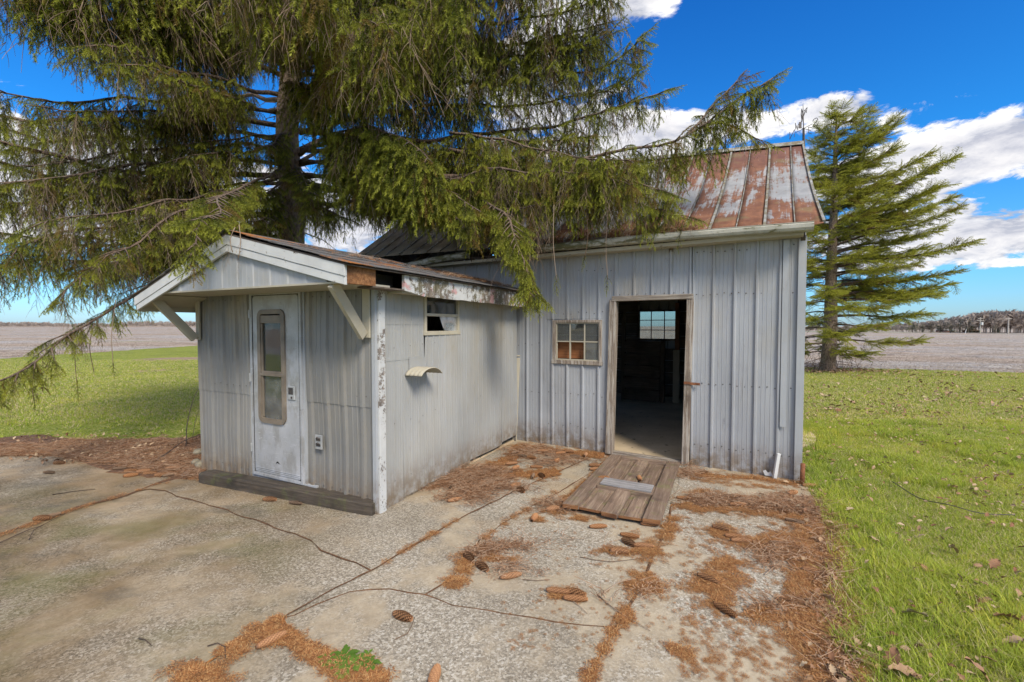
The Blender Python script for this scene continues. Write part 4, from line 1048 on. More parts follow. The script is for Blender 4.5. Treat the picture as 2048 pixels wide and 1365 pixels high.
for k in range(ncs):
    xa = APX + (RX + .05 - APX) * k / ncs; xb = APX + (RX + .05 - APX) * (k + 1) / ncs + .03
    rslab(xa, min(xb, RX + .055), -OV - .045, DS + .12, M['shingle'], 'shingle_course', lift=.012 + .005 * (ncs - k), th=.006, nx=3, rag=.006)
for k in range(ncs):
    xb = APX - (APX - LX + .03) * k / ncs; xa = APX - (APX - LX + .03) * (k + 1) / ncs - .03
    rslab(max(xa, LX - .05), xb, -OV - .045, DS + .12, M['shingle'], 'shingle_course', lift=.012 + .005 * (ncs - k), th=.006, nx=3, rag=.006)
# eave fascia: front stub rotten, then an open gap, then the peeling board
m = MB(); m.box(RX - .03, RX + .0, -OV + .002, -.215, 1.905, RZ - .005); m.build('fascia_stub', M['wood_rot'], cn, bevel=.004, label='orange rotten end of the eave board')
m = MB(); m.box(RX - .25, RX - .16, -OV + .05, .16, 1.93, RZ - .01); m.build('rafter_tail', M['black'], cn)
m = MB(); m.box(RX - .16, RX + .005, -.25, .14, 1.895, 1.907); m.build('soffit', M['wood_dark_x'], cn)
m = MB(); vs = []; n = 30
for k in range(n + 1):
    t = k / n; y = .115 + (DS + .10 - .115) * t; zt = RZ - .012 + .0 * t; zb = 1.865 - .02 * t + rnd.uniform(-.004, .004) + (.03 * max(0, 1 - t * 10))
    for x in (RX - .022, RX + .006): vs += [(x, y, zt), (x, y, zb)]
fs = []
for k in range(n): a = 4 * k; b = a + 4; fs += [(a, b, b + 1, a + 1), (a + 2, a + 3, b + 3, b + 2), (a, a + 2, b + 2, b), (a + 1, b + 1, b + 3, a + 3)]
fs += [(0, 1, 3, 2), (4 * n, 4 * n + 2, 4 * n + 3, 4 * n + 1)]; m.add(vs, fs); m.build('fascia_board', M['paint_rot'], cn)
m = MB(); m.box(.012, RX - .025, .12, DS + .08, 1.88, 1.895); m.build('soffit', M['paint_under'], cn)
m = MB(); m.box(LX - .01, LX + .02, -OV, DS + .1, LZ - .14, LZ - .01); m.build('fascia_board', M['paint_tan'], cn)
# diagonal braces
m = MB(); m.beam((-.075, -.075, 1.515), (RX - .185, -OV + .03, 1.915), .085, .04, (1, 0, 0)); m.build('brace', M['paint_tan'], hut, bevel=.003)
m = MB(); m.beam((-WS + .02, -.07, 1.46), (-WS - .0, -OV + .03, 1.915), .085, .04, (1, 0, 0)); m.build('brace', M['paint_tan'], hut, bevel=.003)

# ------------------------------------------------------------------ loose things round the sheds
# old panelled door lying as a ramp
BL, BR_, TR_, TL_ = G(1125, 1012, .05), G(1322, 1046, .05), G(1360, 926, .06), G(1221, 912, .06)
bx = (BR_ - BL); by = ((TL_ - BL) + (TR_ - BR_)) / 2; wd_ = bx.length; hd = by.length
ramp = empty('old_door', BL, math.atan2(bx.y, bx.x)); tag(ramp, 'weathered panelled wooden door lying flat as a ramp before the open doorway', 'door')
shear = by.dot(bx.normalized()) / hd; hd2 = math.sqrt(max(.01, hd ** 2 - (shear * hd) ** 2))
def rp_(m):      # follow the measured outline of the lying door
    m.v = [(x + (y / hd2) * ((TL_ - BL).dot(bx.normalized())) * (1 - x / wd_) + (y / hd2) * ((TR_ - BR_).dot(bx.normalized())) * (x / wd_), y, z + .008 * math.sin(x * 9)) for x, y, z in m.v]; return m
xs_ = [0, .145, .155 + (wd_ - .31 - .13) / 2, .155 + (wd_ - .31 - .13) / 2 + .13, wd_ - .145, wd_]
T = .042
def piece(name, x0, x1, y0, y1, z0, z1, mat, bevel=.004):
    m = MB(); nn = 5
    for k in range(1): m.box(x0, x1, y0, y1, z0, z1)
    rp_(m); return m.build(name, mat, ramp, bevel=bevel)
piece('stile', .0, .14, .0, hd2, -.02, .022, M['wood_door']); piece('stile', wd_ - .14, wd_, -.012, hd2, -.02, .022, M['wood_door'])
mid0, mid1 = xs_[2], xs_[3]
piece('mullion', mid0, mid1, -.02, hd2 * .33, -.018, .020, M['wood_door']); piece('mullion', mid0, mid1, hd2 * .47, hd2 - .08, -.018, .020, M['wood_door'])
piece('rail', .143, wd_ - .143, hd2 - .078, hd2, -.018, .020, M['wood_door_x']); piece('lock_rail', .143, wd_ - .143, hd2 * .33 + .003, hd2 * .47 - .003, -.018, .019, M['wood_door_x'])
for x0, x1 in ((.143, mid0 - .003), (mid1 + .003, wd_ - .143)):
    for y0, y1 in ((.012, hd2 * .33), (hd2 * .47, hd2 - .08)):
        piece('panel', x0, x1, y0, y1, -.016, -.010, M['wood_door'], .002)
        piece('raised_panel', x0 + .04, x1 - .04, y0 + (.0 if y0 < .1 else .04), y1 - .04, -.0099, .004, M['wood_door'], .008)
piece('patch_board', .17, wd_ - .16, hd2 * .345, hd2 * .455, .0195, .038, M['wood_pale'], .005)
for x0, x1, y in ((.0, .14, 0), (.143, mid0 - .003, .012), (mid0, mid1, -.02), (mid1 + .003, wd_ - .143, .012), (wd_ - .14, wd_, -.012)):
    m = MB(); m.box(x0 + .002, x1 - .002, y - .004, y - .0005, -.016, .017 if x1 - x0 < .16 else .004); rp_(m); m.build('broken_end', M['wood_rot'], ramp)
# timber sleeper
p0, p1 = G(395, 966), G(742, 1034); sl = empty('timber_sleeper', p0, math.atan2((p1 - p0).y, (p1 - p0).x)); tag(sl, 'long dark mossy timber lying before the trailer door', 'timber')
Ls = (p1 - p0).length; m = MB(); n = 26; vs = []
for k in range(n + 1):
    x = Ls * k / n
    e = .012 if k in (0, n) else 0
    for y, z in ((e, e * 0 - .005), (e, .095 - e), (e + .012, .108 - e), (.13 - e, .108 - e), (.142 - e, .095), (.142, -.005)):
        vs.append((x, y + .004 * mnoise.noise(Vector((x * 5, z * 30, 1))), z + .004 * mnoise.noise(Vector((x * 5, y * 30, 5)))))
q = 6; m.add(vs, [(k * q + i, k * q + (i + 1) % q, (k + 1) * q + (i + 1) % q, (k + 1) * q + i) for k in range(n) for i in range(q)] + [tuple(range(q))[::-1], tuple(n * q + i for i in range(q))])
m.build('timber', M['sleeper'], sl)
# white downspout leaning in the inner corner, stub and rusty pipe at the right corner
a = G(1029, 880); b = AT(1036, 716, (a.y) + .02)
m = MB(); m.beam(a + Vector((0, -.04, .0)), b + Vector((0, -.04, 0)), .06, .045, (0, 1, 0)); m.beam(b + Vector((-.04, -.04, .03)), b + Vector((.05, -.04, .03)), .012, .02)
tag(m.build('downspout', M['paint_tan'], None, bevel=.004), 'cream downspout leaning in the corner between the two sheds', 'downspout')
a = LOC(RB, ANG_B, 1549, 956, 'y', -.05); b = LOC(RB, ANG_B, 1557, 907, 'y', -.05)
ws = shed.matrix_world
def SW_(p): return Vector((RB.x, RB.y, 0)) + Matrix.Rotation(ANG_B, 3, 'Z') @ Vector(p)
m = MB(); m.beam(SW_((a.x, -.06, a.z)), SW_((b.x, -.055, b.z)), .035, .03, (0, 1, 0)); tag(m.build('metal_strip', M['whitemetal'], None, bevel=.003), 'short white metal strip standing against the shed wall near its right corner', 'metal strip')
m = MB(); m.add([SW_(LOC(RB, ANG_B, px, py, 'y', -.032)) for px, py in ((1526, 942), (1531, 940), (1536, 946), (1541, 943), (1546, 953), (1530, 951))], [tuple(range(6))])
o = m.build('bent_flashing', M['whitemetal'], None); sd = o.modifiers.new('t', 'SOLIDIFY'); sd.thickness = .004; tag(o, 'torn white metal scrap at the foot of the shed wall', 'metal scrap')
a = G(1603, 970); m = MB(); m.tube([a + Vector((.005, .0, -.02)), a + Vector((.01, 0, .215))], [.022, .021], 12)
tag(m.build('pipe_stub', M['rustiron'], None, True), 'short rusty brown pipe upright at the right corner of the shed', 'pipe')
# stepping slab beside the right wall
m = MB(); m.add([Vector((*G(px, py)[:2], .012)) for px, py in ((1596, 858), (1620, 862), (1634, 878), (1628, 889), (1600, 897))] + [Vector((*G(px, py)[:2], -.04)) for px, py in ((1596, 858), (1620, 862), (1634, 878), (1628, 889), (1600, 897))],
  [(4, 3, 2, 1, 0)] + [(i, (i + 1) % 5, 5 + (i + 1) % 5, 5 + i) for i in range(5)]); tag(m.build('stepping_stone', M['floor'], None), 'flat concrete stepping stone in the grass beside the shed', 'stepping stone')

# dirt and needles packed into the joints
def fill(key, w, mat, nm='joint_dirt'):
    m = MB(); P = J[key]; vs = []
    for i, (x, y) in enumerate(P):
        a = Vector(P[min(i + 1, len(P) - 1)]) - Vector(P[max(i - 1, 0)]); n = Vector((-a.y, a.x)).normalized(); ww = w * (.08 + 1.9 * abs(mnoise.noise(Vector((x * 4, y * 4, w * 50)))) + rnd.uniform(0, .35))
        o_ = n * w * .5 * mnoise.noise(Vector((x * 2, y * 2, 4)))
        for s in (-1, 0, 1): q = Vector((x, y)) + n * s * ww / 2 + o_; vs.append((q.x, q.y, .0065 if s == 0 else .0025))
    m.add(vs, [f for i in range(len(P) - 1) for f in ((3 * i, 3 * i + 1, 3 * i + 4, 3 * i + 3), (3 * i + 1, 3 * i + 2, 3 * i + 5, 3 * i + 4))])
    return m.build(nm, mat, patio, kind='stuff')
fill('j3b', .050, M['soil']); fill('j3a', .06, M['soil']); fill('j1c', .014, M['litter']); fill('j1b', .017, M['soil']); fill('j1a', .022, M['soil']); fill('j2', .016, M['soil'])
fill('j4a', .022, M['soil']); fill('j4b', .012, M['soil']); fill('cr', .010, M['soil']); fill('j6', .032, M['litter']); fill('j5c', .014, M['litter']); fill('j5b', .02, M['soil']); fill('pad', .05, M['soil'])
# hairline cracks: a thin dark recess line each
# ================================================================== FOLIAGE PROTOTYPES
def unit(v): return v / (np.linalg.norm(v, axis=-1, keepdims=True) + 1e-9)
class NP:
    def __init__(s): s.v = []; s.t = []; s.a = []; s.n = 0
    def add(s, v, t, a): s.v.append(v); s.t.append(np.asarray(t) + s.n); s.a.append(a); s.n += len(v)
    def mesh(s, name, mat, aname='tipf', extra=None):
        at = {aname: np.concatenate(s.a)}
        if extra: at.update(extra)
        return npmesh(name, np.concatenate(s.v), np.concatenate(s.t), mat, at)
    def stem(s, pts, r0, r1, val=-1.0):
        pts = np.asarray(pts); m = len(pts); t = unit(np.gradient(pts, axis=0)); ref = np.array([.3, .5, .81]); a = unit(np.cross(t, ref)); b = np.cross(t, a)
        rr = np.linspace(r0, r1, m)[:, None]; V = []
        for k in range(3): th = k * 2.094; V.append(pts + (a * math.cos(th) + b * math.sin(th)) * rr)
        V = np.stack(V, 1).reshape(-1, 3); T = []
        for i in range(m - 1):
            for k in range(3):
                p, q, r_, u = i * 3 + k, i * 3 + (k + 1) % 3, (i + 1) * 3 + (k + 1) % 3, (i + 1) * 3 + k; T += [(p, q, r_), (p, r_, u)]
        s.add(V, T, np.full(len(V), val))
    def needles(s, pts, per, ln, wd, tv0, tv1, ang=.75, flat=0.0, start=0.0):
        pts = np.asarray(pts, float); m = len(pts); L = np.linalg.norm(np.diff(pts, axis=0), axis=1); cum = np.r_[0, np.cumsum(L)]; tot = cum[-1]
        n = max(3, int(tot * (1 - start) * per)); u = (start + (1 - start) * (np.arange(n) + rng.random(n)) / n) * tot
        P = np.stack([np.interp(u, cum, pts[:, k]) for k in range(3)], 1); tg = np.gradient(pts, axis=0); D = unit(np.stack([np.interp(u, cum, tg[:, k]) for k in range(3)], 1))
        th = rng.random(n) * 6.283; ref = np.array([.21, .47, .85]); a = unit(np.cross(D, ref)); b = np.cross(D, a)
        rad = a * np.cos(th)[:, None] + b * np.sin(th)[:, None]
        if flat: rad[:, 2] *= (1 - flat); rad = unit(rad)
        g = ang * (1 - .5 * (u / tot)[:, None] ** 4)
        nd = unit(D * (1 - g * .55) + rad * g); l = ln * (.75 + .5 * rng.random(n))[:, None]; side = unit(np.cross(nd, rng.normal(size=(n, 3)))) * wd / 2
        V = np.stack([P - side, P + side, P + nd * l], 1).reshape(-1, 3); T = np.arange(3 * n).reshape(-1, 3)
        tv = tv0 + (tv1 - tv0) * (u / tot); s.add(V, T, np.repeat(tv, 3))
def curve_down(p, d, L, n, g):
    p = np.array(p, float); d = unit(np.array(d, float)); out = [p.copy()]
    for k in range(n):
        d = unit(d + np.array([0, 0, -g / n]) + rng.normal(size=3) * .05); p = p + d * L / n; out.append(p.copy())
    return out
def tassel(kind):
    s = NP()
    L = .52; main = curve_down((0, 0, 0), (rng.normal() * .25, rng.normal() * .25, -1), L, 7, .3)
    if kind == 'full':
        s.stem(main, .0034, .0016); s.needles(main, 480, .026, .0046, .1, .8, ang=.85, start=.1)
        n = 10
        for k in range(n):
            t = .05 + .90 * k / n; i = int(t * 7); p = main[min(i, 7)]; a = k * 2.4 + rng.random()
            l = .11 + .11 * rng.random() * (1.2 - t * .5); dd = (math.cos(a), math.sin(a), -.2)
            c = curve_down(p, dd, l, 4, 2.2); s.needles(c, 480, .026, .0046, .25 * t, 1.0, ang=.85)
    elif kind == 'thin':
        s.stem(main, .0028, .0012); s.needles(main, 380, .021, .0038, .0, .7, start=.2)
        for k in range(10):
            t = .15 + .8 * k / 10; p = main[min(int(t * 7), 7)]; a = k * 2.4 + rng.random(); c = curve_down(p, (math.cos(a), math.sin(a), -.4), .08 + .08 * rng.random(), 3, 1.6)
            s.stem(c, .0015, .0007); s.needles(c, 380, .021, .0038, 0, .9, start=.1)
    else:
        s.stem(main, .0034, .0014, -1)
        for k in range(13):
            t = .1 + .85 * k / 10; p = main[min(int(t * 7), 7)]; a = k * 2.4 + rng.random(); c = curve_down(p, (math.cos(a) * .7, math.sin(a) * .7, -.5), .08 + .18 * rng.random(), 4, 1.5); s.stem(c, .0022, .0011)
    return s
def spray(full=True):      # flat outward spray along +X, shoots drooping
    s = NP(); L = .30
    main = curve_down((0, 0, 0), (1, 0, .1), L, 6, .18); s.stem(main, .003, .0012); s.needles(main, 420, .024, .0044, .3, 1, ang=.85)
    for k in range(9):
        t = .08 + .8 * k / 9; p = main[min(int(t * 6), 6)]; sd = 1 if k % 2 else -1; l = .13 * (1.15 - t) + .03
        c = curve_down(p, (.75, sd * .75, -.1 - .3 * rng.random()), l, 4, .9); s.needles(c, 420, .024, .0044, .3, 1, ang=.85)
    return s
def bough(seed):           # coarse spray for the farther tree
    s = NP(); L = .42; main = curve_down((0, 0, 0), (1, 0, .15), L, 5, .1); s.stem(main, .007, .003); s.needles(main, 190, .030, .0085, .2, 1, ang=.95)
    for k in range(9):
        t = .1 + .82 * k / 9; p = main[min(int(t * 5), 5)]; sd = 1 if k % 2 else -1; l = .22 * (1.15 - t) + .05
        c = curve_down(p, (.8, sd * .7, .1 * rng.normal()), l, 3, .2); s.needles(c, 200, .030, .0085, .2, 1, ang=.95)
    return s
PR = [proto('tassel_full', tassel('full').mesh('tassel_full', M['needle'])) for _ in range(4)]
PR += [proto('tassel_thin', tassel('thin').mesh('tassel_thin', M['needle'])) for _ in range(3)]
PR += [proto('tassel_bare', tassel('bare').mesh('tassel_bare', M['twig'])) for _ in range(2)]
PR += [proto('spray', spray().mesh('spray', M['needle'])) for _ in range(3)]
PB = [proto('bough', bough(i).mesh('bough', M['needle2'])) for i in range(4)]

class Fol:
    def __init__(s): s.p = []; s.r = []; s.s = []; s.i = []
    def add(s, p, r, sc_, i): s.p.append(p); s.r.append(r); s.s.append(sc_); s.i.append(i)
DK = 1.2
def hang(F, p, drop, mixw):
    u = rnd.random(); f, t = mixw
    i = rnd.randrange(4) if u < f else (4 + rnd.randrange(3) if u < f + t else 7 + rnd.randrange(2))
    F.add(p, (rnd.gauss(0, .16), rnd.gauss(0, .16), rnd.uniform(0, 6.28)), drop / .5, i)
def limb(tree, P, r0, r1, drop, lat=.55, step=.10, start=.12, mixw=(.6, .25), hang_step=.07, tip=True, tops=.25, name='limb', tube=None, mainhang=1):
    pts = catmull(P, .06); n = len(pts); ln = sum((b - a).length for a, b in zip(pts, pts[1:]))
    for i, p in enumerate(pts): pts[i] = p + Vector((mnoise.noise(p * 1.6), mnoise.noise(p * 1.6 + Vector((9, 0, 0))), mnoise.noise(p * 1.6 + Vector((0, 9, 0))))) * .09 * min(1, i / 8)
    m = MB(); m.tube(pts[::3] + [pts[-1]], [r0 + (r1 - r0) * (k / max(1, len(pts[::3]))) ** .8 for k in range(len(pts[::3]) + 1)], 7)
    F = Fol(); acc = 0; side = 1
    for i in range(1, n - 1):
        acc += (pts[i] - pts[i - 1]).length
        t = i / n
        if t < start: acc = 0; continue
        tg = (pts[i + 1] - pts[i - 1]).normalized(); hz = Vector((tg.y, -tg.x, 0)); hz = hz.normalized() if hz.length > .05 else Vector((1, 0, 0))
        while acc > step:
            acc -= step * rnd.uniform(.8, 1.2); side = -side
            prof = (min(1, (t - start) / .18) * (1.15 - t) ** .55)
            l = lat * prof * rnd.uniform(.55, 1.15)
            dd = (hz * side * .85 + tg * .65 + Vector((0, 0, rnd.uniform(-.25, .12)))).normalized(); q = pts[i].copy(); sp = [q.copy()]
            k = max(2, int(l / hang_step))
            for j in range(k):
                dd = (dd + Vector((rnd.gauss(0, .06), rnd.gauss(0, .06), -.10))).normalized(); q = q + dd * (l / k); sp.append(q.copy())
                hang(F, q, DK * drop * rnd.uniform(.55, 1.25) * (1.1 - .3 * j / k) * (1 - .35 * t), mixw)
                if rnd.random() < tops: F.add(q, eul(Vector((dd.x, dd.y, dd.z - .15)).to_track_quat('X', 'Z')), rnd.uniform(.5, .9), 9 + rnd.randrange(3))
            m.tube(sp, [.007 * (1 - j / len(sp)) + .0022 for j in range(len(sp))], 4)
            if mixw[0] > .2 or rnd.random() < mixw[0] * 3: F.add(q, eul(dd.to_track_quat('X', 'Z')), rnd.uniform(.55, .9), 9 + rnd.randrange(3))
            if mainhang:
                for _q in range(2): hang(F, pts[i], DK * drop * rnd.uniform(.5, 1.2) * (1 - .3 * t), mixw)
    if tip:
        tg = (pts[-1] - pts[-4]).normalized(); F.add(pts[-1], eul(tg.to_track_quat('X', 'Z')), .8, 9)
        for k in range(6):
            j = -3 - 3 * k; t2 = (pts[max(j, -n)] - pts[max(j - 3, -n)]).normalized(); F.add(pts[max(j, -n)], eul(t2.to_track_quat('X', 'Z')), .7, 9 + k % 3)
    o = m.build(name, M['limb'], tree, True)
    scatter('foliage', 'spruce', PR, F.p, F.r, F.s, F.i, o)
    return len(F.p)

# ================================================================== BIG WEEPING SPRUCE
tb = G(585, 742); tb = AT(585, 640, 8.5); tb = Vector((tb.x, 8.5, 0))
spruce = empty('spruce_tree', tb); tag(spruce, 'huge weeping spruce whose drooping boughs hang over the low grey shed', 'tree')
def TP(*pl): return [AT(*p) - tb for p in pl]
m = MB(); tp = []; tr = []
for k in range(28):
    z = -.3 + k * .45; tp.append(Vector((.03 * math.sin(k * .9), .03 * math.cos(k * 1.3), z))); tr.append((.285 * (1 - z / 16) if z > .3 else .285 + (.3 - z) * .25) * (1 + .03 * math.sin(k * 2.1)))
m.tube(tp, tr, 18); trunk = m.build('trunk', M['bark'], spruce, True)
D = (.52, .20); S = (.16, .52); V_ = (.42, .30)
total = 0
LIMBS = [
 # right side, lowest to highest
 ([(600, 372, 8.45), (700, 382, 7.6), (850, 358, 6.8), (1000, 338, 6.2), (1150, 318, 5.8), (1290, 300, 5.5), (1375, 268, 5.35), (1440, 228, 5.25), (1500, 195, 5.2), (1545, 160, 5.15)], .07, .006, .54, .55, D, dict(start=.30)),
 ([(1375, 268, 5.35), (1420, 225, 5.5), (1455, 185, 5.55), (1480, 150, 5.6)], .016, .005, .22, .20, D, dict(start=.1, step=.09)),
 ([(1400, 255, 5.3), (1440, 245, 5.2), (1480, 255, 5.1), (1530, 277, 5.0)], .012, .004, .18, .14, D, dict(start=.1, step=.08)),
 ([(605, 410, 8.45), (760, 405, 7.0), (930, 385, 6.0), (1080, 385, 5.5), (1220, 400, 5.2), (1345, 425, 5.05)], .05, .006, .42, .55, D, dict(start=.30)),
 ([(605, 300, 8.5), (800, 330, 7.6), (1000, 350, 6.9), (1180, 345, 6.5), (1330, 330, 6.2)], .05, .006, .55, .55, D, dict(start=.25)),
 ([(600, 262, 8.5), (720, 285, 7.8), (870, 277, 7.1), (1010, 264, 6.6), (1130, 248, 6.3), (1230, 218, 6.1), (1330, 180, 6.0)], .06, .006, .45, .5, D, dict(start=.30)),
 ([(600, 235, 8.5), (700, 200, 7.8), (850, 175, 7.1), (1000, 165, 6.5), (1110, 152, 6.2), (1180, 140, 6.1), (1240, 115, 6.0), (1290, 70, 5.9)], .06, .006, .50, .5, V_, dict(start=.22)),
 ([(600, 100, 8.5), (750, 60, 7.4), (900, 45, 6.7), (1030, 42, 6.2), (1140, 20, 6.0), (1250, -30, 5.8)], .05, .006, .58, .5, V_, dict(start=.2)),
 ([(600, -60, 8.5), (780, -70, 7.0), (950, -60, 6.2), (1100, -75, 5.9), (1230, -110, 5.8)], .05, .006, .85, .5, D, dict(start=.2)),
 ([(600, -190, 8.5), (780, -200, 6.8), (950, -200, 5.9), (1090, -210, 5.6)], .05, .006, 1.1, .5, V_, dict(start=.2)),
 ([(600, 330, 8.5), (760, 310, 7.6), (920, 300, 6.9), (1060, 285, 6.4), (1180, 270, 6.1)], .04, .006, .55, .5, D, dict(start=.2)),
 ([(600, 150, 8.5), (760, 110, 7.4), (900, 105, 6.7), (1040, 110, 6.3), (1150, 95, 6.1), (1230, 60, 6.0)], .04, .006, .6, .5, V_, dict(start=.2)),
 ([(900, 300, 6.6), (1020, 330, 6.0), (1130, 350, 5.5), (1240, 365, 5.2), (1330, 385, 5.05)], .03, .006, .45, .5, D, dict(start=.1)),
 # limbs reaching toward the camera
 ([(595, 130, 8.5), (670, 95, 7.2), (760, 45, 6.0), (860, 0, 5.1), (950, -30, 4.6)], .05, .006, .78, .55, D, dict(start=.25)),
 ([(595, 200, 8.5), (650, 160, 7.2), (700, 110, 6.0), (740, 60, 5.2), (790, 40, 4.7)], .045, .006, .80, .5, D, dict(start=.3)),
 ([(590, 60, 8.5), (600, 0, 6.8), (620, -60, 5.4), (650, -110, 4.5)], .05, .006, .85, .55, D, dict(start=.25)),
 ([(580, 40, 8.5), (540, -20, 6.6), (500, -70, 5.3), (470, -120, 4.5)], .05, .006, .75, .55, V_, dict(start=.25)),
 ([(600, 310, 8.5), (650, 285, 7.4), (710, 262, 6.4), (760, 262, 5.8), (820, 285, 5.4), (865, 330, 5.2)], .04, .006, .82, .42, (.8, .12), dict(start=.35, step=.10)),
 ([(600, 350, 8.5), (720, 360, 7.0), (830, 365, 6.0), (900, 385, 5.4), (955, 420, 5.1)], .04, .006, .50, .40, (.75, .15), dict(start=.4, step=.10)),
 ([(960, 400, 5.7), (1000, 415, 5.5), (1040, 420, 5.3), (1090, 415, 5.2)], .014, .005, .55, .16, (.05, .10), dict(start=.05, step=.07, tip=False, tops=.0)),
 # drooping end over the hut eave
 ([(955, 395, 5.6), (1000, 425, 5.2), (1030, 465, 4.95), (1048, 515, 4.8), (1056, 560, 4.75), (1060, 595, 4.75)], .02, .005, .30, .24, (.9, .08), dict(start=.08, step=.045, tops=.3)),
 ([(840, 385, 5.9), (880, 410, 5.5), (915, 440, 5.3), (935, 470, 5.2)], .016, .005, .22, .22, (.9, .08), dict(start=.08, step=.07)),
 # frond over the white gable
 ([(585, 330, 8.5), (520, 355, 6.6), (460, 385, 5.0), (425, 420, 4.1), (408, 445, 3.75), (400, 480, 3.6), (398, 510, 3.55)], .03, .005, .24, .22, (.85, .1), dict(start=.40, step=.065)),
 # left side
 ([(565, 478, 8.5), (450, 456, 8.0), (330, 466, 7.4), (230, 488, 6.9), (100, 480, 6.5), (-60, 470, 6.2)], .045, .008, .42, .55, S, dict(start=.28)),
 ([(565, 400, 8.5), (430, 405, 7.6), (300, 405, 7.0), (180, 395, 6.4), (30, 405, 6.0), (-80, 425, 5.8)], .045, .008, .50, .55, S, dict(start=.25)),
 ([(560, 352, 8.5), (400, 347, 7.8), (250, 345, 7.2), (150, 320, 6.8), (0, 282, 6.3), (-90, 260, 6.0)], .055, .02, .52, .5, S, dict(start=.25)),
 ([(560, 252, 8.5), (430, 236, 8.0), (250, 237, 7.5), (100, 242, 7.2), (-80, 222, 7.0)], .05, .02, .50, .5, S, dict(start=.22)),
 ([(560, 150, 8.5), (440, 105, 7.6), (320, 100, 7.0), (230, 85, 6.6), (130, 40, 6.2), (40, -10, 5.9)], .05, .02, .58, .5, S, dict(start=.2)),
 ([(560, 190, 8.5), (460, 170, 7.3), (350, 135, 6.4), (240, 100, 5.7), (150, 90, 5.3)], .045, .008, .48, .45, V_, dict(start=.3)),
 ([(565, 60, 8.5), (430, 20, 7.2), (280, 0, 6.3), (120, -20, 5.7), (-60, -40, 5.4)], .05, .01, .62, .5, V_, dict(start=.2)),
 ([(570, -60, 8.5), (430, -110, 6.9), (280, -120, 5.9), (120, -130, 5.3), (-40, -150, 5)], .05, .01, .85, .5, V_, dict(start=.2)),
 ([(565, 440, 8.5), (470, 470, 7.6), (390, 515, 6.9), (320, 560, 6.2), (230, 612, 5.5), (130, 682, 4.9), (40, 742, 4.5), (-40, 785, 4.2)], .04, .006, .30, .36, (.6, .22), dict(start=.38, step=.10)),
 ([(565, 420, 8.5), (450, 440, 7.2), (330, 470, 6.2), (240, 520, 5.6), (170, 560, 5.2), (120, 600, 5.0)], .04, .006, .42, .42, S, dict(start=.35)),
 ([(560, 380, 8.5), (400, 420, 6.9), (240, 450, 5.8), (100, 470, 5.2), (-30, 520, 4.8)], .04, .006, .50, .45, S, dict(start=.3)),
 ([(565, 300, 8.5), (500, 300, 7.6), (420, 310, 6.9), (330, 330, 6.4)], .03, .006, .48, .4, V_, dict(start=.3)),
 ([(565, 455, 8.5), (440, 475, 7.8), (330, 505, 7.0), (220, 520, 6.4), (90, 520, 5.9), (-40, 540, 5.6)], .04, .006, .5, .5, S, dict(start=.2)),
 ([(565, 330, 8.5), (430, 320, 7.6), (280, 330, 6.7), (130, 350, 6.0), (-20, 360, 5.6)], .04, .008, .6, .5, S, dict(start=.2)),
 ([(565, 230, 8.5), (430, 200, 7.6), (280, 200, 6.7), (130, 200, 6.0), (-20, 190, 5.6)], .04, .008, .6, .5, S, dict(start=.2)),
 ([(570, 360, 8.3), (540, 380, 7.6), (500, 400, 7.0), (460, 420, 6.6)], .025, .006, .5, .4, V_, dict(start=.25)),
 ([(600, 390, 8.3), (620, 400, 7.8), (650, 420, 7.3), (690, 440, 7.0)], .025, .006, .45, .4, V_, dict(start=.25)),
 ([(590, 330, 8.2), (600, 350, 7.6), (620, 370, 7.1)], .02, .006, .4, .3, V_, dict(start=.2)),
 # away from the camera and round the stem
 ([(600, 300, 8.6), (700, 270, 9.6), (820, 280, 10.6), (930, 300, 11.4)], .05, .01, .6, .6, V_, dict(start=.2)),
 ([(600, 180, 8.6), (720, 150, 9.6), (850, 150, 10.6)], .05, .01, .6, .6, V_, dict(start=.2)),
 ([(560, 200, 8.6), (450, 190, 9.6), (330, 200, 10.4)], .05, .01, .6, .6, S, dict(start=.2)),
 ([(560, 90, 8.6), (450, 60, 9.6), (300, 70, 10.6)], .05, .01, .6, .6, V_, dict(start=.2)),
 ([(600, 60, 8.6), (700, 30, 9.4), (830, 20, 10.4)], .05, .01, .7, .6, D, dict(start=.1)),
 ([(600, 425, 8.6), (660, 415, 9.0), (740, 405, 9.6), (800, 420, 10.2)], .03, .008, .4, .5, V_, dict(start=.2)),
 ([(590, 260, 8.4), (560, 280, 7.6), (520, 300, 7.0)], .03, .008, .45, .35, D, dict(start=.3)),
 ([(590, 170, 8.4), (610, 170, 7.4), (630, 190, 6.6)], .03, .008, .6, .4, D, dict(start=.25)),
]
for P, r0, r1, drop, lat, mixw, kw in LIMBS:
    total += limb(spruce, TP(*P), r0, r1, drop, lat=lat, mixw=mixw, **kw)
    if len(P) > 3 and lat >= .36 and (mixw == S or mixw == V_ or P[0][0] != 595 and rnd.random() < .35):      # a companion bough starting a little higher or lower on the stem
        dzz = rnd.choice((-.30, .30)) * rnd.uniform(.7, 1.2); pts_ = TP(*P); hz_ = Vector((pts_[-1].y, -pts_[-1].x, 0)).normalized() * rnd.choice((-.4, .4)); nP = len(pts_)
        Q = [p + Vector((0, 0, dzz * (1 - .4 * i / nP))) + hz_ * (i / nP) for i, p in enumerate(pts_)]
        Q[-1] = Q[-2] + (Q[-1] - Q[-2]) * .5
        total += limb(spruce, Q, r0 * .75, r1, drop, lat=lat, mixw=(mixw[0] * .9, mixw[1]), **kw)
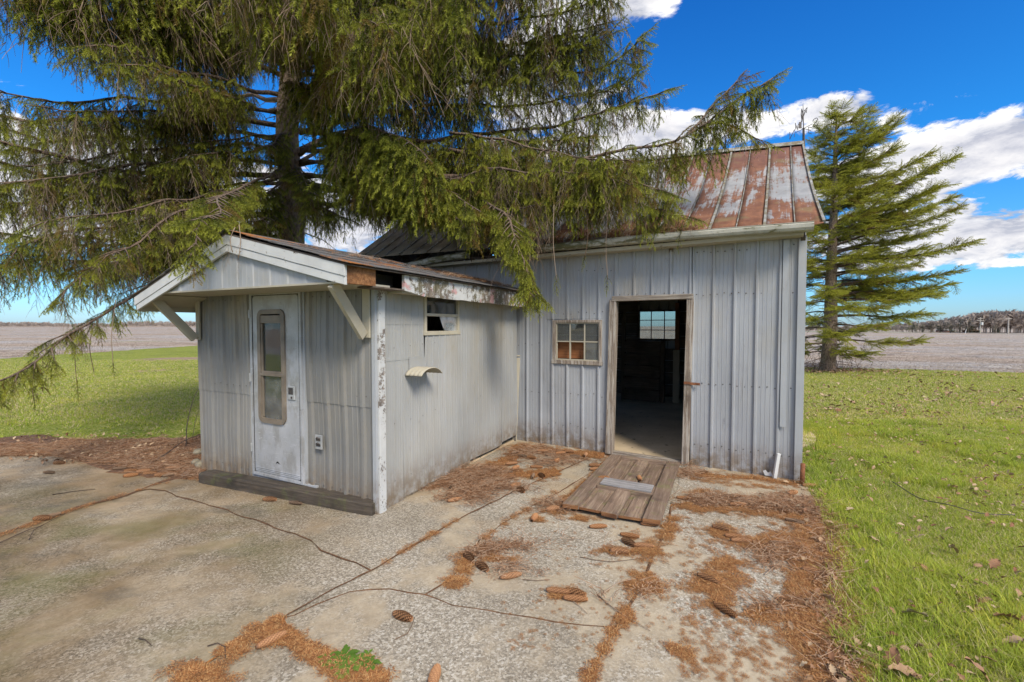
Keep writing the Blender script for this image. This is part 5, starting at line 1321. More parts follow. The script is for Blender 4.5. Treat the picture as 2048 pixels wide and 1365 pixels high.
# long single strands with a green end, hanging in front of the barn wall and the gable
for px, y0_, y1_, Y, e in ((1108, 410, 560, 5.0, .42), (1172, 420, 520, 5.1, .32), (1215, 430, 560, 5.0, .40), (470, 455, 505, 3.7, .0), (478, 450, 520, 3.72, .0), (232, 600, 735, 5.3, .36), (150, 690, 770, 4.9, .45), (70, 745, 800, 4.6, .35), (190, 640, 745, 5.2, .0), (1035, 430, 505, 5.2, 0), (1015, 420, 540, 5.3, 0)):
    a_ = AT(px, y0_, Y) - tb; b_ = AT(px + rnd.uniform(-6, 6), y1_, Y) - tb; mid_ = (a_ + b_) / 2 + Vector((rnd.uniform(-.04, .04), rnd.uniform(-.04, .04), 0)); m = MB(); m.tube(catmull([a_, mid_, b_], .05), .0035, 4)
    F = Fol(); F.add(b_ + Vector((0, 0, .05)), (0, 0, rnd.uniform(0, 6)), e if e else .3, rnd.randrange(4) if e else 7); F.add(mid_, (.3, 0, rnd.uniform(0, 6)), .3, 8)
    o = m.build('hanging_twig', M['twig'], spruce, True); scatter('foliage', 'spruce', PR, F.p, F.r, F.s, F.i, o)
# higher whorls, mostly above the frame
for k in range(16):
    z0 = 7.6 + k * .38; a = k * 2.4; L = 3.6 - k * .15; dd = Vector((math.cos(a), math.sin(a), 0))
    P = [Vector((0, 0, z0)), dd * L * .35 + Vector((0, 0, z0 - .1)), dd * L * .7 + Vector((0, 0, z0 - .3)), dd * L + Vector((0, 0, z0 - .2))]
    total += limb(spruce, P, .04, .006, .7, lat=.5, mixw=V_, step=.22, hang_step=.12)
# short dead stubs on the stem
m = MB()
for k in range(70):
    z = rnd.uniform(2.2, 7.5); a = rnd.uniform(0, 6.28); l = rnd.uniform(.15, .7); p = Vector((math.cos(a) * .24, math.sin(a) * .24, z)); dd = Vector((math.cos(a), math.sin(a), rnd.uniform(-.5, .1)))
    m.tube([p, p + dd * l * .5, p + dd * l + Vector((0, 0, -.12))], [.012, .008, .003], 4)
m.build('dead_stubs', M['twig'], spruce, kind='stuff')
# a hanging cone near the branch tip
SPN = total

# ================================================================== SECOND SPRUCE
t2 = G(1656, 742); tree2 = empty('spruce_tree', (t2.x, t2.y, 0)); tag(tree2, 'smaller lopsided yellow green spruce standing alone on the lawn edge right of the barn', 'tree')
m = MB(); H2 = 9.0; tp = [Vector((.03 * math.sin(z * 1.3) + .012 * z, .03 * math.cos(z), z)) for z in np.linspace(-.2, H2, 24)]
m.tube(tp, [.24 * (1 - (k / 23)) ** .85 + .012 + (.08 if k == 0 else 0) for k in range(24)], 12); m.build('trunk', M['bark'], tree2, True)
def ext(z, ca):           # reach of the bough tips to the right (ca=1) and to the left (ca=-1)
    zr = np.interp(z, [0, .5, 1.0, 1.85, 2.9, 3.5, 4.0, 4.9, 5.6, 6.4, 7.6, 8.3, 8.8, 9.2], [1.2, 1.9, 2.5, 3.7, 4.1, 3.5, 3.6, 3.3, 3.8, 3.5, 2.8, 2.0, 1.1, .3])
    zl = np.interp(z, [0, .7, 1.2, 2.4, 3.6, 5.4, 6.6, 7.6, 8.6, 9.2], [1.2, 1.6, 2.2, 2.4, 2.3, 1.7, 1.1, .7, .35, .1])
    return zl + (zr - zl) * ((ca + 1) / 2) ** 1.3
k = 0; zt = .55
while zt < 9.15:
    a = k * 2.399 + rnd.uniform(-.3, .3)
    if rnd.random() < .18: a = rnd.gauss(-.15, .5)
    up = float(np.interp(zt, [0, 2.5, 4.0, 6.0, 9.2], [-.05, .03, .12, .30, .55]))
    L = ext(zt, math.cos(a)) * (rnd.uniform(.88, 1.03) if rnd.random() < .3 else rnd.uniform(.5, .9)); dd = Vector((math.cos(a), math.sin(a), 0)); z = max(.3, zt - L * up)
    if z > 8.7: z = 8.7
    P = [Vector((.012 * z, 0, z)), dd * L * .3 + Vector((0, 0, z + (zt - z) * .34 + .02)), dd * L * .65 + Vector((0, 0, z + (zt - z) * .62 - .05)), dd * L + Vector((0, 0, zt + .05))]
    P = catmull(P, .15); n = len(P); m = MB(); m.tube(P, [.032 * (1 - i / n) * (L / 3 + .3) + .006 for i in range(n)], 5); F = Fol()
    s0 = .38 if z < 2.6 else (.2 if z < 5 else .05); sd = 1
    for i in range(1, n):
        t = i / n; tg = (P[i] - P[i - 1]).normalized(); hz = Vector((tg.y, -tg.x, 0)).normalized()
        for rep in range(3):
            sd = -sd; lt = .66 * (1.15 - t) ** .7 * min(1, L / 2.5 + .2) * rnd.uniform(.3, 1.15); d2 = (tg * .6 + hz * sd * rnd.uniform(.5, 1.1) + Vector((0, 0, rnd.uniform(-.35, .15)))).normalized(); q = P[i].copy()
            if t < s0:
                if rnd.random() < .5: m.tube([q, q + d2 * lt * .6, q + d2 * lt + Vector((0, 0, -.15))], [.007, .005, .003], 3)
                continue
            kk = max(1, int(lt / .2)); e = q + d2 * lt; m.tube([q, e], [.007, .004], 3)
            for j in range(kk + 1):
                F.add(q + d2 * lt * (j / max(1, kk)) * .9, eul((d2 + Vector((rnd.gauss(0, .45), rnd.gauss(0, .45), rnd.gauss(.0, .4)))).to_track_quat('X', 'Z')), rnd.uniform(.55, 1.0), rnd.randrange(4))
    tg = (P[-1] - P[-2]).normalized(); F.add(P[-1], eul(tg.to_track_quat('X', 'Z')), .8, 0)
    o = m.build('limb', M['limb'], tree2, True); scatter('foliage', 'bough', PB, F.p, F.r, F.s, F.i, o)
    zt += rnd.uniform(.045, .105) if zt > 2.4 else rnd.uniform(.07, .14); k += 1
m = MB()
for q in range(120):
    z = rnd.uniform(.1, 4.5); a = rnd.uniform(0, 6.28); l = rnd.uniform(.4, 1.5); p = Vector((math.cos(a) * .18, math.sin(a) * .18, z)); dd = Vector((math.cos(a), math.sin(a), rnd.uniform(-.35, .05)))
    m.tube([p, p + dd * l * .5, p + dd * l + Vector((0, 0, -.12))], [.011, .008, .004], 3)
m.build('dead_stubs', M['twig'], tree2, kind='stuff')

# ================================================================== GRASS
def tuft(n, R_, h0, h1, w, deadp, seed, seg=3):
    v = []; t = []; tf = []; dead = []; c = 0
    for k in range(n):
        a = rnd.uniform(0, 6.28); r = R_ * math.sqrt(rnd.random()); b = rnd.uniform(0, 6.28); h = rnd.uniform(h0, h1); isd = rnd.random() < deadp
        ln = rnd.uniform(.15, .9) if not isd else rnd.uniform(.8, 1.8); p = Vector((r * math.cos(a), r * math.sin(a), -.005)); dr = Vector((math.cos(b), math.sin(b), 0)); sd = Vector((-dr.y, dr.x, 0)) * w / 2 * rnd.uniform(.7, 1.3)
        for s in range(seg + 1):
            u = s / seg; q = p + Vector((0, 0, h * (u - .25 * ln * u * u))) + dr * h * ln * u * u; ww = (1 - u) ** .7
            if s < seg: v += [q - sd * ww, q + sd * ww]; tf += [u, u]; dead += [isd, isd]
            else: v.append(q); tf.append(1); dead.append(isd)
        for s in range(seg - 1): i = c + 2 * s; t += [(i, i + 1, i + 3), (i, i + 3, i + 2)]
        i = c + 2 * (seg - 1); t.append((i, i + 1, i + 2)); c = len(v)
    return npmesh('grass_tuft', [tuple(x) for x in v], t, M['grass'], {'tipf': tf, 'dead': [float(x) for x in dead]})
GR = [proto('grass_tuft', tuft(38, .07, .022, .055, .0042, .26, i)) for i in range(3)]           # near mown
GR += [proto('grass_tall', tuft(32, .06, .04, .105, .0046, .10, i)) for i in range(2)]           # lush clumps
GR += [proto('grass_far', tuft(26, .16, .03, .075, .012, .30, i, 2)) for i in range(3)]          # distant, coarser
def edge_right(y):     # right margin of patio and barn, world x where grass begins
    pts = sorted([(G(px, py).y, G(px, py).x) for px, py in ((1760, 1432), (1712, 1365), (1680, 1290), (1668, 1200), (1668, 1110), (1655, 1050), (1628, 985), (1612, 960))])
    ys_ = [p[0] for p in pts]; xs__ = [p[1] for p in pts]
    if y < ys_[-1]: return float(np.interp(y, ys_, xs__))
    return xs__[-1] + (y - ys_[-1]) * .585 + .05
F = Fol()
def addg(x, y, i, s): F.add((x, y, terrain_z(x, y) + .004), (rnd.gauss(0, .08), rnd.gauss(0, .08), rnd.uniform(0, 6.28)), s, i)
lushn = lambda x, y: mnoise.noise(Vector((x * 1.1, y * 1.1, 3.3)))
n = 0
while n < 15000:      # near right lawn, denser towards the camera
    y = 1.7 + 5.8 * rnd.random() ** 1.15; x0 = edge_right(y); x = x0 + rnd.random() * max(.2, (y * 1.22 - x0 + .3))
    if x > y * 1.22 + .3: continue
    n += 1; l = lushn(x, y); ed = x - x0
    near_edge = ed < .35 + .2 * lushn(y * 2, 1)
    if near_edge and rnd.random() < .35 - ed: continue
    tall = (l > .12 and rnd.random() < .75) or (ed < .5 and rnd.random() < .35)
    addg(x, y, (3 + rnd.randrange(2)) if tall else rnd.randrange(3), rnd.uniform(.7, 1.15) * (1.1 if tall else 1))
for _ in range(15000):      # right lawn further off
    y = 7.3 + 10.5 * rnd.random() ** 1.1; x0 = edge_right(y); x = x0 + rnd.random() * (y * 1.2 - x0 + .4)
    if y > 17.4 - .26 * (x - 11): continue
    addg(x, y, 5 + rnd.randrange(3), rnd.uniform(.6, 1.05))
for _ in range(17000):      # left lawn
    y = 6.3 + 15 * rnd.random() ** 1.5; x = -(y * 1.22 + .4) + rnd.random() * (y * .9)
    if y < 7.35 + .25 * mnoise.noise(Vector((x * 1.3, 0, 0))) and x > -9.5 and rnd.random() < .93: continue
    if x < -25 or x > -3.4 - (y - 5) * .05: continue
    addg(x, y, 5 + rnd.randrange(3) if y > 8 else (rnd.randrange(3) if rnd.random() < .6 else 5), rnd.uniform(.55, 1.0))
for _ in range(160):      # sparse blades inside the needle bed
    px, py = rnd.uniform(100, 400), rnd.uniform(868, 915); g = G(px, py); addg(g.x, g.y, rnd.randrange(3), rnd.uniform(.4, .8))
for px, py, c, s in ((975, 1085, 0, 0), (1395, 945, 10, .5), (1045, 1060, 8, .4), (1235, 935, 4, .5), (925, 1090, 0, 0), (1000, 1002, 3, .35)):
    for _ in range(c): g = G(px + rnd.gauss(0, 12), py + rnd.gauss(0, 5)); addg(g.x, g.y, rnd.randrange(3), s)
scatter('grass', 'grass', GR, F.p, F.r, F.s, F.i)

# ================================================================== LITTER, TWIGS, CONES
def clump(kind):
    s = NP()
    if kind == 'needles':
        n = 70; R_ = .045
        for k in range(n):
            a = rnd.uniform(0, 6.28); r = R_ * math.sqrt(rnd.random()); b = rnd.uniform(0, 6.28); l = rnd.uniform(.012, .024); p = np.array([r * math.cos(a), r * math.sin(a), rnd.uniform(.001, .008)]); dd = np.array([math.cos(b), math.sin(b), rnd.gauss(0, .22)]); sd = np.array([-dd[1], dd[0], 0]) * .0011
            s.add(np.stack([p - sd, p + sd, p + dd * l + sd, p + dd * l - sd]), [(0, 1, 2), (0, 2, 3)], np.full(4, rnd.random()))
    elif kind == 'twigs':
        for k in range(11):
            a = rnd.uniform(0, 6.28); r = .09 * math.sqrt(rnd.random()); b = rnd.gauss(.4, 1.0); l = rnd.uniform(.05, .17); p = np.array([r * math.cos(a), r * math.sin(a), rnd.uniform(.003, .03)]); dd = np.array([math.cos(b), math.sin(b), rnd.gauss(0, .12)])
            mid = p + dd * l * .5 + np.array([rnd.gauss(0, .01), rnd.gauss(0, .01), rnd.uniform(0, .008)]); s.stem([p, mid, p + dd * l], .0017, .001, rnd.random())
        for k in range(22):
            a = rnd.uniform(0, 6.28); r = .08 * math.sqrt(rnd.random()); b = rnd.uniform(0, 6.28); l = rnd.uniform(.015, .03); p = np.array([r * math.cos(a), r * math.sin(a), rnd.uniform(.001, .015)]); dd = np.array([math.cos(b), math.sin(b), rnd.gauss(0, .3)]); sd = np.array([-dd[1], dd[0], 0]) * .002
            s.add(np.stack([p - sd, p + sd, p + dd * l + sd, p + dd * l - sd]), [(0, 1, 2), (0, 2, 3)], np.full(4, rnd.random()))
    return s
LT = [proto('needle_clump', clump('needles').mesh('needle_clump', M['needle_dry'])) for _ in range(4)] + [proto('twig_clump', clump('twigs').mesh('twig_clump', M['stick'])) for _ in range(4)]
ELL = [(548, 1272, 42, 20, 1), (395, 1348, 55, 22, 1), (470, 1300, 22, 12, .6), (640, 1315, 42, 10, 1), (705, 1345, 55, 20, 1.2), (755, 1362, 30, 12, 1), (905, 1165, 28, 12, 1.2), (930, 1132, 22, 26, 1), (1000, 1118, 45, 8, .4), (960, 1105, 30, 12, .6),
       (1235, 1103, 45, 10, 1), (1300, 1100, 38, 22, 1.2), (1330, 1070, 28, 14, .8), (1290, 1170, 42, 25, 1.3), (1248, 1235, 18, 20, 1), (1110, 1025, 35, 10, .8), (1160, 1038, 35, 10, 1), (1075, 1040, 15, 12, .8), (1335, 1055, 30, 10, .8),
       (1120, 1190, 30, 12, .7), (1440, 1065, 40, 18, 1), (1430, 1170, 60, 24, 1.2), (1450, 1130, 45, 25, .8), (1500, 1085, 60, 16, .8), (1440, 1205, 25, 20, .8), (1545, 1085, 50, 30, .9), (1350, 1040, 30, 8, .8), (1530, 1230, 60, 20, .35), (1350, 1300, 30, 10, .3), (1370, 1310, 15, 8, .4),
       (1405, 985, 45, 8, 1.2), (1560, 990, 40, 8, .6), (1480, 995, 80, 6, 1)]
STRIPS = [([(1388, 950), (1450, 955), (1520, 958), (1598, 972)], 9, 1.5), ([(1380, 958), (1450, 968), (1520, 976), (1560, 975)], 5, 1.0), ([(1215, 925), (1180, 962), (1150, 990), (1118, 1012)], 10, 1.2),
          ([(1345, 1012), (1420, 1018), (1500, 1022), (1590, 1035)], 10, .9), ([(1600, 1010), (1630, 1060), (1655, 1120), (1660, 1180), (1668, 1250), (1690, 1310), (1715, 1365)], 30, 1.7), ([(1590, 1075), (1620, 1130), (1600, 1200), (1630, 1300)], 32, .9),
          ([(890, 962), (960, 945), (1030, 915), (1040, 890)], 14, 1.2), ([(1045, 895), (1120, 905), (1205, 912)], 12, 1.5), ([(980, 945), (1060, 950), (1115, 945)], 14, 1), ([(850, 978), (900, 968)], 4, .8),
          ([(-40, 1085), (60, 1050), (130, 1026), (200, 1004), (262, 986), (340, 962)], 4, .25), ([(560, 1237), (510, 1268), (440, 1310)], 5, .7), ([(560, 1262), (600, 1292), (650, 1318), (700, 1342)], 8, 1), ([(1225, 918), (1290, 925), (1362, 934)], 4, 1),
          ([(1232, 1256), (1215, 1285), (1200, 1312), (1175, 1365)], 5, .35), ([(1118, 985), (1010, 1045), (960, 1082)], 6, .3), ([(760, 1130), (840, 1085), (940, 1026)], 3, .25)]
F = Fol()
def litp(px, py, kind=0, s=1):
    g = G(px, py); F.add((g.x, g.y, .001 + rnd.random() * .004), (rnd.gauss(0, .05), rnd.gauss(0, .05), rnd.uniform(0, 6.28)), s * rnd.uniform(.45, 1.05), (rnd.randrange(4) if kind == 0 else 4 + rnd.randrange(4)))
base = MB()
def blob(px, py, rx, ry):
    pts = []
    for k in range(30):
        a = 2 * math.pi * k / 30; r = .9 + .5 * mnoise.noise(Vector((px * .1 + math.cos(a) * 2.2, py * .1 + math.sin(a) * 2.2, 0))) + rnd.uniform(-.12, .12) ; g = G(px + rx * r * math.cos(a) * .85, py + ry * r * math.sin(a) * .85); pts.append(Vector((g.x, g.y, .0035)))
    c = G(px, py); base.add([Vector((c.x, c.y, .011))] + pts, [(0, 1 + (k + 1) % 30, 1 + k) for k in range(30)])
for px, py, rx, ry, dn in ELL:
    if dn > .9: blob(px, py, rx * .4, ry * .4)
    for _ in range(int(rx * ry * .12 * dn + 6)):
        a = rnd.uniform(0, 6.28); r = abs(rnd.gauss(0, .72)); x, y = px + rx * r * math.cos(a), py + ry * r * math.sin(a)
        if 1 + 1.8 * mnoise.noise(Vector((x * .07, y * .14, 5))) > r * .9: litp(x, y)
for pl, wd2, dn in STRIPS:
    for (ax, ay), (bx_, by_) in zip(pl, pl[1:]):
        L = math.hypot(bx_ - ax, by_ - ay)
        if dn >= 1 and 7 < wd2 < 20:
            for q in range(int(L / (wd2 * 1.3)) + 1): tq = (q + .5) / (int(L / (wd2 * 1.3)) + 1); blob(ax + (bx_ - ax) * tq, ay + (by_ - ay) * tq, wd2 * 1.3, wd2 * .7)
        for _ in range(int(L * wd2 * .10 * dn + 3)):
            t = rnd.random(); litp(ax + (bx_ - ax) * t + rnd.gauss(0, wd2 * .6), ay + (by_ - ay) * t + rnd.gauss(0, wd2 * .45))
for _ in range(1300): litp(rnd.uniform(1360, 1640), rnd.uniform(1035, 1365), 0, .5) if rnd.random() < .5 else litp(rnd.gauss(1660, 28), rnd.uniform(1040, 1365), 0, 1)
for _ in range(420): litp(rnd.uniform(1000, 1640), rnd.uniform(1000, 1300), 0, .35)
for _ in range(2600):
    x = rnd.uniform(-10, 405); litp(x, rnd.uniform(880 + (12 if x < 120 else 0), 912 + max(0, (x - 110)) * .17), 1 if rnd.random() < .55 else 0, 1.0)
# twiggy heaps
for px, py, sx_, sy_, n in ((950, 955, 38, 14, 190), (930, 990, 28, 14, 120), (1060, 905, 40, 8, 90), (1110, 925, 45, 7, 60), (895, 968, 25, 8, 70), (1000, 975, 30, 8, 50), (960, 1105, 22, 9, 26), (1000, 1095, 40, 6, 14), (1010, 1140, 40, 6, 14), (1100, 1015, 25, 8, 40),
                          (1420, 1005, 40, 7, 70), (1530, 1010, 45, 9, 90), (1600, 1020, 28, 14, 80), (1650, 1100, 20, 50, 45), (1668, 1220, 18, 60, 38), (1690, 1330, 20, 30, 20), (1560, 1110, 45, 18, 35), (1580, 1220, 40, 14, 14), (1380, 950, 20, 9, 40), (1290, 1180, 40, 16, 7), (1080, 1090, 50, 8, 8)):
    for _ in range(int(n * .75)):
        x, y = rnd.gauss(px, sx_ * .85), rnd.gauss(py, sy_ * .75); g = G(x, y); F.add((g.x, g.y, .003 + .035 * rnd.random() * (1 if n > 140 else .3)), (rnd.gauss(0, .12), rnd.gauss(0, .12), rnd.gauss(.3, .9)), rnd.uniform(.6, 1.15), 4 + rnd.randrange(4))
base.build('litter_bed', M['litter'], None, kind='stuff')
scatter('needle_litter', 'litter', LT, F.p, F.r, F.s, F.i)
# litter on the roofs and in the gutter
F2 = Fol(); Rz = Matrix.Rotation(ANG_B, 3, 'Z')
for _ in range(200):
    a = -1.0 - abs(rnd.gauss(0, .9)); p = roofpt(a, abs(rnd.gauss(0, .035)), .01); F2.add(p, (.56, 0, rnd.uniform(0, 6.28)), rnd.uniform(.6, 1.2), rnd.randrange(8))
scatter('roof_litter', 'litter', LT, F2.p, F2.r, F2.s, F2.i, shed)
F2 = Fol()
for _ in range(230):
    y = rnd.uniform(1.1, 2.6) if rnd.random() < .7 else rnd.uniform(-.3, 1.2); x = rnd.uniform(-.55, .1) if y > 1 else rnd.uniform(-.75, -.2); F2.add((x, y, slope_z(x) + .045), (0, .24, rnd.uniform(0, 6.28)), rnd.uniform(.35, .8), rnd.randrange(5))
scatter('roof_litter', 'litter', LT, F2.p, F2.r, F2.s, F2.i, hut)

def cone_mesh(L, R_, open_, nm, mat):
    v = []; f = []; at = []
    n = 12; rings = 9
    for i in range(rings):
        t = i / (rings - 1); r = R_ * .62 * math.sin(math.pi * (.10 + .84 * t)) ** .6 + .001
        for k in range(n): a = 2 * math.pi * k / n; v.append((L * (t - .5), r * math.cos(a), r * math.sin(a))); at.append(0)
    for i in range(rings - 1):
        for k in range(n): p, q, r_, u = i * n + k, i * n + (k + 1) % n, (i + 1) * n + (k + 1) % n, (i + 1) * n + k; f += [(p, q, r_), (p, r_, u)]
    rows = int(L / .0085); golden = 0
    for i in range(rows):
        t = (i + .5) / rows; env = math.sin(math.pi * (.12 + .80 * t)) ** .55; ns_ = 8
        for k in range(ns_):
            a = 2 * math.pi * (k + (i % 2) * .5) / ns_ + i * .12; x = L * (t - .5); r0 = R_ * .5 * env; r1 = R_ * env * (1 + open_ * .25); w = math.pi * r1 / ns_ * 1.12
            ca, sa = math.cos(a), math.sin(a); ta = (-sa, ca)
            c = len(v)
            v += [(x - .004, r0 * ca - w * .7 * ta[0], r0 * sa - w * .7 * ta[1]), (x - .004, r0 * ca + w * .7 * ta[0], r0 * sa + w * .7 * ta[1]),
                  (x + .009, r1 * .97 * ca + w * ta[0], r1 * .97 * sa + w * ta[1]), (x + .016, r1 * ca, r1 * sa), (x + .009, r1 * .97 * ca - w * ta[0], r1 * .97 * sa - w * ta[1])]
            at += [.1, .1, .75, 1, .75]; f += [(c, c + 1, c + 2), (c, c + 2, c + 4), (c + 4, c + 2, c + 3)]
    return npmesh(nm, v, f, mat, {'tipf': at})
CM = [cone_mesh(.135, .0185, .2, 'cone_long', M['cone']), cone_mesh(.118, .0205, 1.0, 'cone_plump', M['cone']), cone_mesh(.125, .0175, .1, 'cone_old', M['cone_grey'])]
def cone(px, py, deg, var, lab, s=1.0, z=None, dz=0, grp='spruce cones fallen on the ground', tilt=0):
    r = .0185 * s if z is None else 0
    g = G(px, py, (.018 if z is None else z) + dz); o = bpy.data.objects.new('spruce_cone', CM[var]); COL.objects.link(o)
    o.location = (g.x, g.y, (.019 * s if z is None else z) + dz); o.scale = (s, s, s); o.rotation_euler = (rnd.uniform(0, 6), tilt, math.radians(deg)); return tag(o, lab, 'spruce cone', grp)
LC = [(803, 1232, -25, 1, 'plump orange brown cone lying alone on bare concrete in the foreground'), (540, 1281, 50, 0, 'long cone resting on a needle patch over the slab joint'), (868, 1356, 85, 1, 'cone cut off by the bottom edge of the photo'),
 (963, 1132, -50, 1, 'small tilted cone in the twigs left of the long one'), (937, 1113, -60, 1, 'cone stub half buried under grey twigs'), (1020, 1152, 18, 0, 'long straight cone at the right end of the twiggy needle patch'), (1114, 1182, -12, 0, 'leftmost cone of the trio on the concrete'), (1150, 1186, -25, 1, 'rear right cone of the trio on the concrete'), (1149, 1197, -8, 0, 'front cone of the trio on the concrete'),
 (1195, 1053, 4, 0, 'single pale cone lying level just below the old door'), (1298, 1048, -10, 0, 'cone touching the right lower edge of the old door'), (1258, 1071, -20, 0, 'topmost cone of the four on the orange needle patch'), (1256, 1084, -55, 1, 'dark steep cone in the middle of the four on the needle patch'), (1285, 1091, -10, 0, 'long right hand cone of the four on the needle patch'), (1237, 1102, -6, 1, 'lowest left cone of the four on the needle patch'),
 (1415, 1157, -50, 0, 'slanting cone at the left edge of the broad orange patch'), (1448, 1218, -60, 0, 'steeply slanting cone on gravelly concrete near the lower right'), (1628, 1142, -30, 0, 'cone at the grass edge of the needle strip'), (1680, 1350, -75, 2, 'dark cone by the grass at the bottom right'), (538, 999, -3, 1, 'bright orange cone just below the dark timber'),
 (590, 1006, -15, 2, 'dull broken cone against the dark timber'), (82, 1037, 8, 1, 'cone lying across the dirt filled joint at the far left'), (98, 1033, 60, 2, 'curled cone leaning on its neighbour in the left joint'), (1068, 1036, 70, 1, 'upright looking cone in needles left of the old door'), (1104, 1018, 20, 1, 'cone beside the lower left corner of the old door'),
 (1440, 1056, -35, 1, 'cone on the rear edge of the right hand needle patch'), (1468, 1073, -18, 0, 'upper cone of the pair on the right hand needle patch'), (1480, 1081, -6, 0, 'lower cone of the pair on the right hand needle patch'), (1588, 1042, -35, 2, 'dark shaggy cone in the twigs at the right edge'), (1474, 1009, -3, 0, 'reddish cone on the joint in front of the barn wall'),
 (1368, 997, -20, 0, 'cone in the leaf litter just right of the old door'), (1452, 993, 0, 2, 'brown cone on the joint between door and wall corner'), (1584, 986, 25, 1, 'round ended cone on the pale concrete near the barn corner'), (1618, 971, -4, 0, 'cone at the foot of the rusty pipe'),
 (984, 939, 12, 0, 'cone lying level nearest the hut wall base'), (1013, 944, 0, 2, 'dark flattened cone on bare concrete in the corner'), (1030, 971, 30, 1, 'light orange cone slanting below the twig heap'), (1041, 979, -60, 1, 'left one of two crossed cones below the heap'), (1051, 977, 70, 2, 'right one of two crossed cones below the heap'), (902, 977, -70, 2, 'small cone end at the tail of the twig heap'), (908, 1000, 30, 0, 'cone sunk into the lower tip of the twig heap'),
 (1072, 934, -8, 0, 'large cone in the middle of the corner litter'), (1083, 951, -70, 1, 'cone standing on end on the round needle mat'), (1113, 922, 60, 1, 'double cone end in the corner litter'), (1188, 931, -10, 1, 'upper cone beside the left edge of the old door'), (1190, 938, 10, 0, 'lower cone beside the left edge of the old door')]
for px, py, dg, v, lb in LC: cone(px, py, dg, v, lb)
for px, py, dg, lb in ((1022, 927, 15, 'tan cone at the foot of the cream downspout'), (1138, 903, -10, 'reddish cone against the barn wall under the window'), (1084, 902, 5, 'long cone close to the barn wall left of the window'), (1171, 910, 70, 'cone end beside the barn wall just left of the doorway'), (1062, 915, -20, 'cone half buried in the middle of the corner needles'), (1150, 912, -20, 'cone tilted in the needles below the barn window'),
                       (1100, 909, 10, 'cone lying flat just below the long one by the barn wall'), (1120, 906, 15, 'cone between the long one and the reddish one by the wall'), (1030, 905, 40, 'cone right in the inner corner of the two sheds'), (1045, 912, -30, 'cone on the needle slope just out of the inner corner'), (1030, 936, 50, 'small dark cone left of the large middle one'), (1016, 953, -8, 'cone half under the grey twigs of the heap'), (1066, 952, 80, 'stubby dark cone end left of the standing cone')):
    cone(px, py, dg, rnd.randrange(3), lb, .95, dz=.012, grp='cones in the corner litter between the sheds')
for px, py, dg, lb in ((117, 926, 2, 'cone alone on the concrete behind the left joint'), (97, 945, -5, 'chewed dark cone with a stem on the left concrete'), (82, 899, 8, 'grey cone on the boundary of needles and left concrete'), (184, 889, -25, 'cone at the grass edge of the needle bed'), (248, 901, 2, 'reddish cone in the middle of the needle bed'), (276, 918, 8, 'dark cone in needles above the cone row'),
                       (238, 937, 15, 'leftmost cone of the row along the needle bed edge'), (260, 942, 12, 'second cone from the left in the row along the bed edge'), (285, 943, 30, 'third cone of the row, tilted upward'), (298, 947, 15, 'fourth long cone of the row along the bed edge'), (260, 951, 30, 'small cone in front of the row on bare concrete'), (321, 950, 15, 'large open cone of the row nearest the hut'), (338, 950, 50, 'short grey cone next to the large open one'), (344, 936, 20, 'long red brown cone behind the large open one'), (376, 908, 10, 'straight cone deep in the bed by the hut wall')):
    cone(px, py, dg, 2 if 'grey' in lb or 'dark' in lb else rnd.randrange(3), lb, 1.0, grp='cones strewn at the left edge of the patio')
cone(1206, 956, -3, 1, 'cone lying on the upper left panel of the old door', .9, z=.072, grp='cones on the old door'); cone(1279, 957, 80, 1, 'cone seen end on in the middle of the old door', .9, z=.072, grp='cones on the old door')
o = bpy.data.objects.new('spruce_cone', CM[0]); COL.objects.link(o); o.location = AT(1462, 218, 5.2); o.rotation_euler = (0, math.radians(80), .3); tag(o, 'cone hanging from the branch tip against the sky', 'spruce cone', 'cones on the branch')

# single fallen sticks
def stick(pts, r, lab, mat='twig', grp='twigs on the patio'):
    P = [Vector((*G(px, py, r)[:2], r + .002 + (dz if True else 0))) for px, py, dz in pts]; m = MB(); m.tube(catmull(P, .05), [r * (1 - .5 * k / max(1, len(catmull(P, .05)) - 1)) for k in range(len(catmull(P, .05)))], 5)
    return tag(m.build('twig', M[mat], None, True), lab, 'twig', grp)
M['darkstick'] = material('dark damp stick', lambda t: {'Base Color': t.ramp(t.noise(t.tc(), 20, 4), [(.3, (.03, .02, .016)), (.7, (.11, .075, .055))]), 'Roughness': .9})
stick([(278, 1278, 0), (290, 1284, .01), (302, 1291, 0)], .004, 'short dark stick on the bare foreground slab', 'darkstick')
stick([(1205, 1188, 0), (1240, 1168, .01), (1275, 1158, 0)], .004, 'brown twig left of the round needle patch')
stick([(1195, 1190, 0), (1235, 1225, .006), (1300, 1262, 0)], .0035, 'thin twig running down to the right slab joint')
stick([(790, 1280, 0), (815, 1270, .005), (830, 1235, 0)], .003, 'thin curved twig beside the lone cone')
stick([(415, 1293, 0), (435, 1290, .008), (450, 1298, .008), (450, 1330, 0)], .0032, 'curved twig over the lower slab joint', 'darkstick')
stick([(0, 1086, .0), (60, 1062, .01), (80, 1056, .01), (130, 1028, .0)], .004, 'dark forked twig in the far left joint', 'darkstick')
stick([(58, 1080, .0), (68, 1066, .02), (84, 1054, .005)], .0032, 'short side twig sticking up near the left joint', 'darkstick')
stick([(105, 990, 0), (150, 984, .004), (190, 979, 0)], .005, 'straight stick on the concrete left of the hut', 'darkstick')
stick([(1130, 1192, 0), (1160, 1215, .004), (1175, 1228, 0)], .003, 'pale curved twig under the trio of cones')
stick([(1160, 1115, 0), (1220, 1125, .004), (1300, 1118, .004), (1340, 1130, 0)], .0025, 'long thin twig between the needle patches')
stick([(1045, 1160, 0), (1075, 1163, .004), (1100, 1160, 0)], .003, 'pale twig right of the long cone')
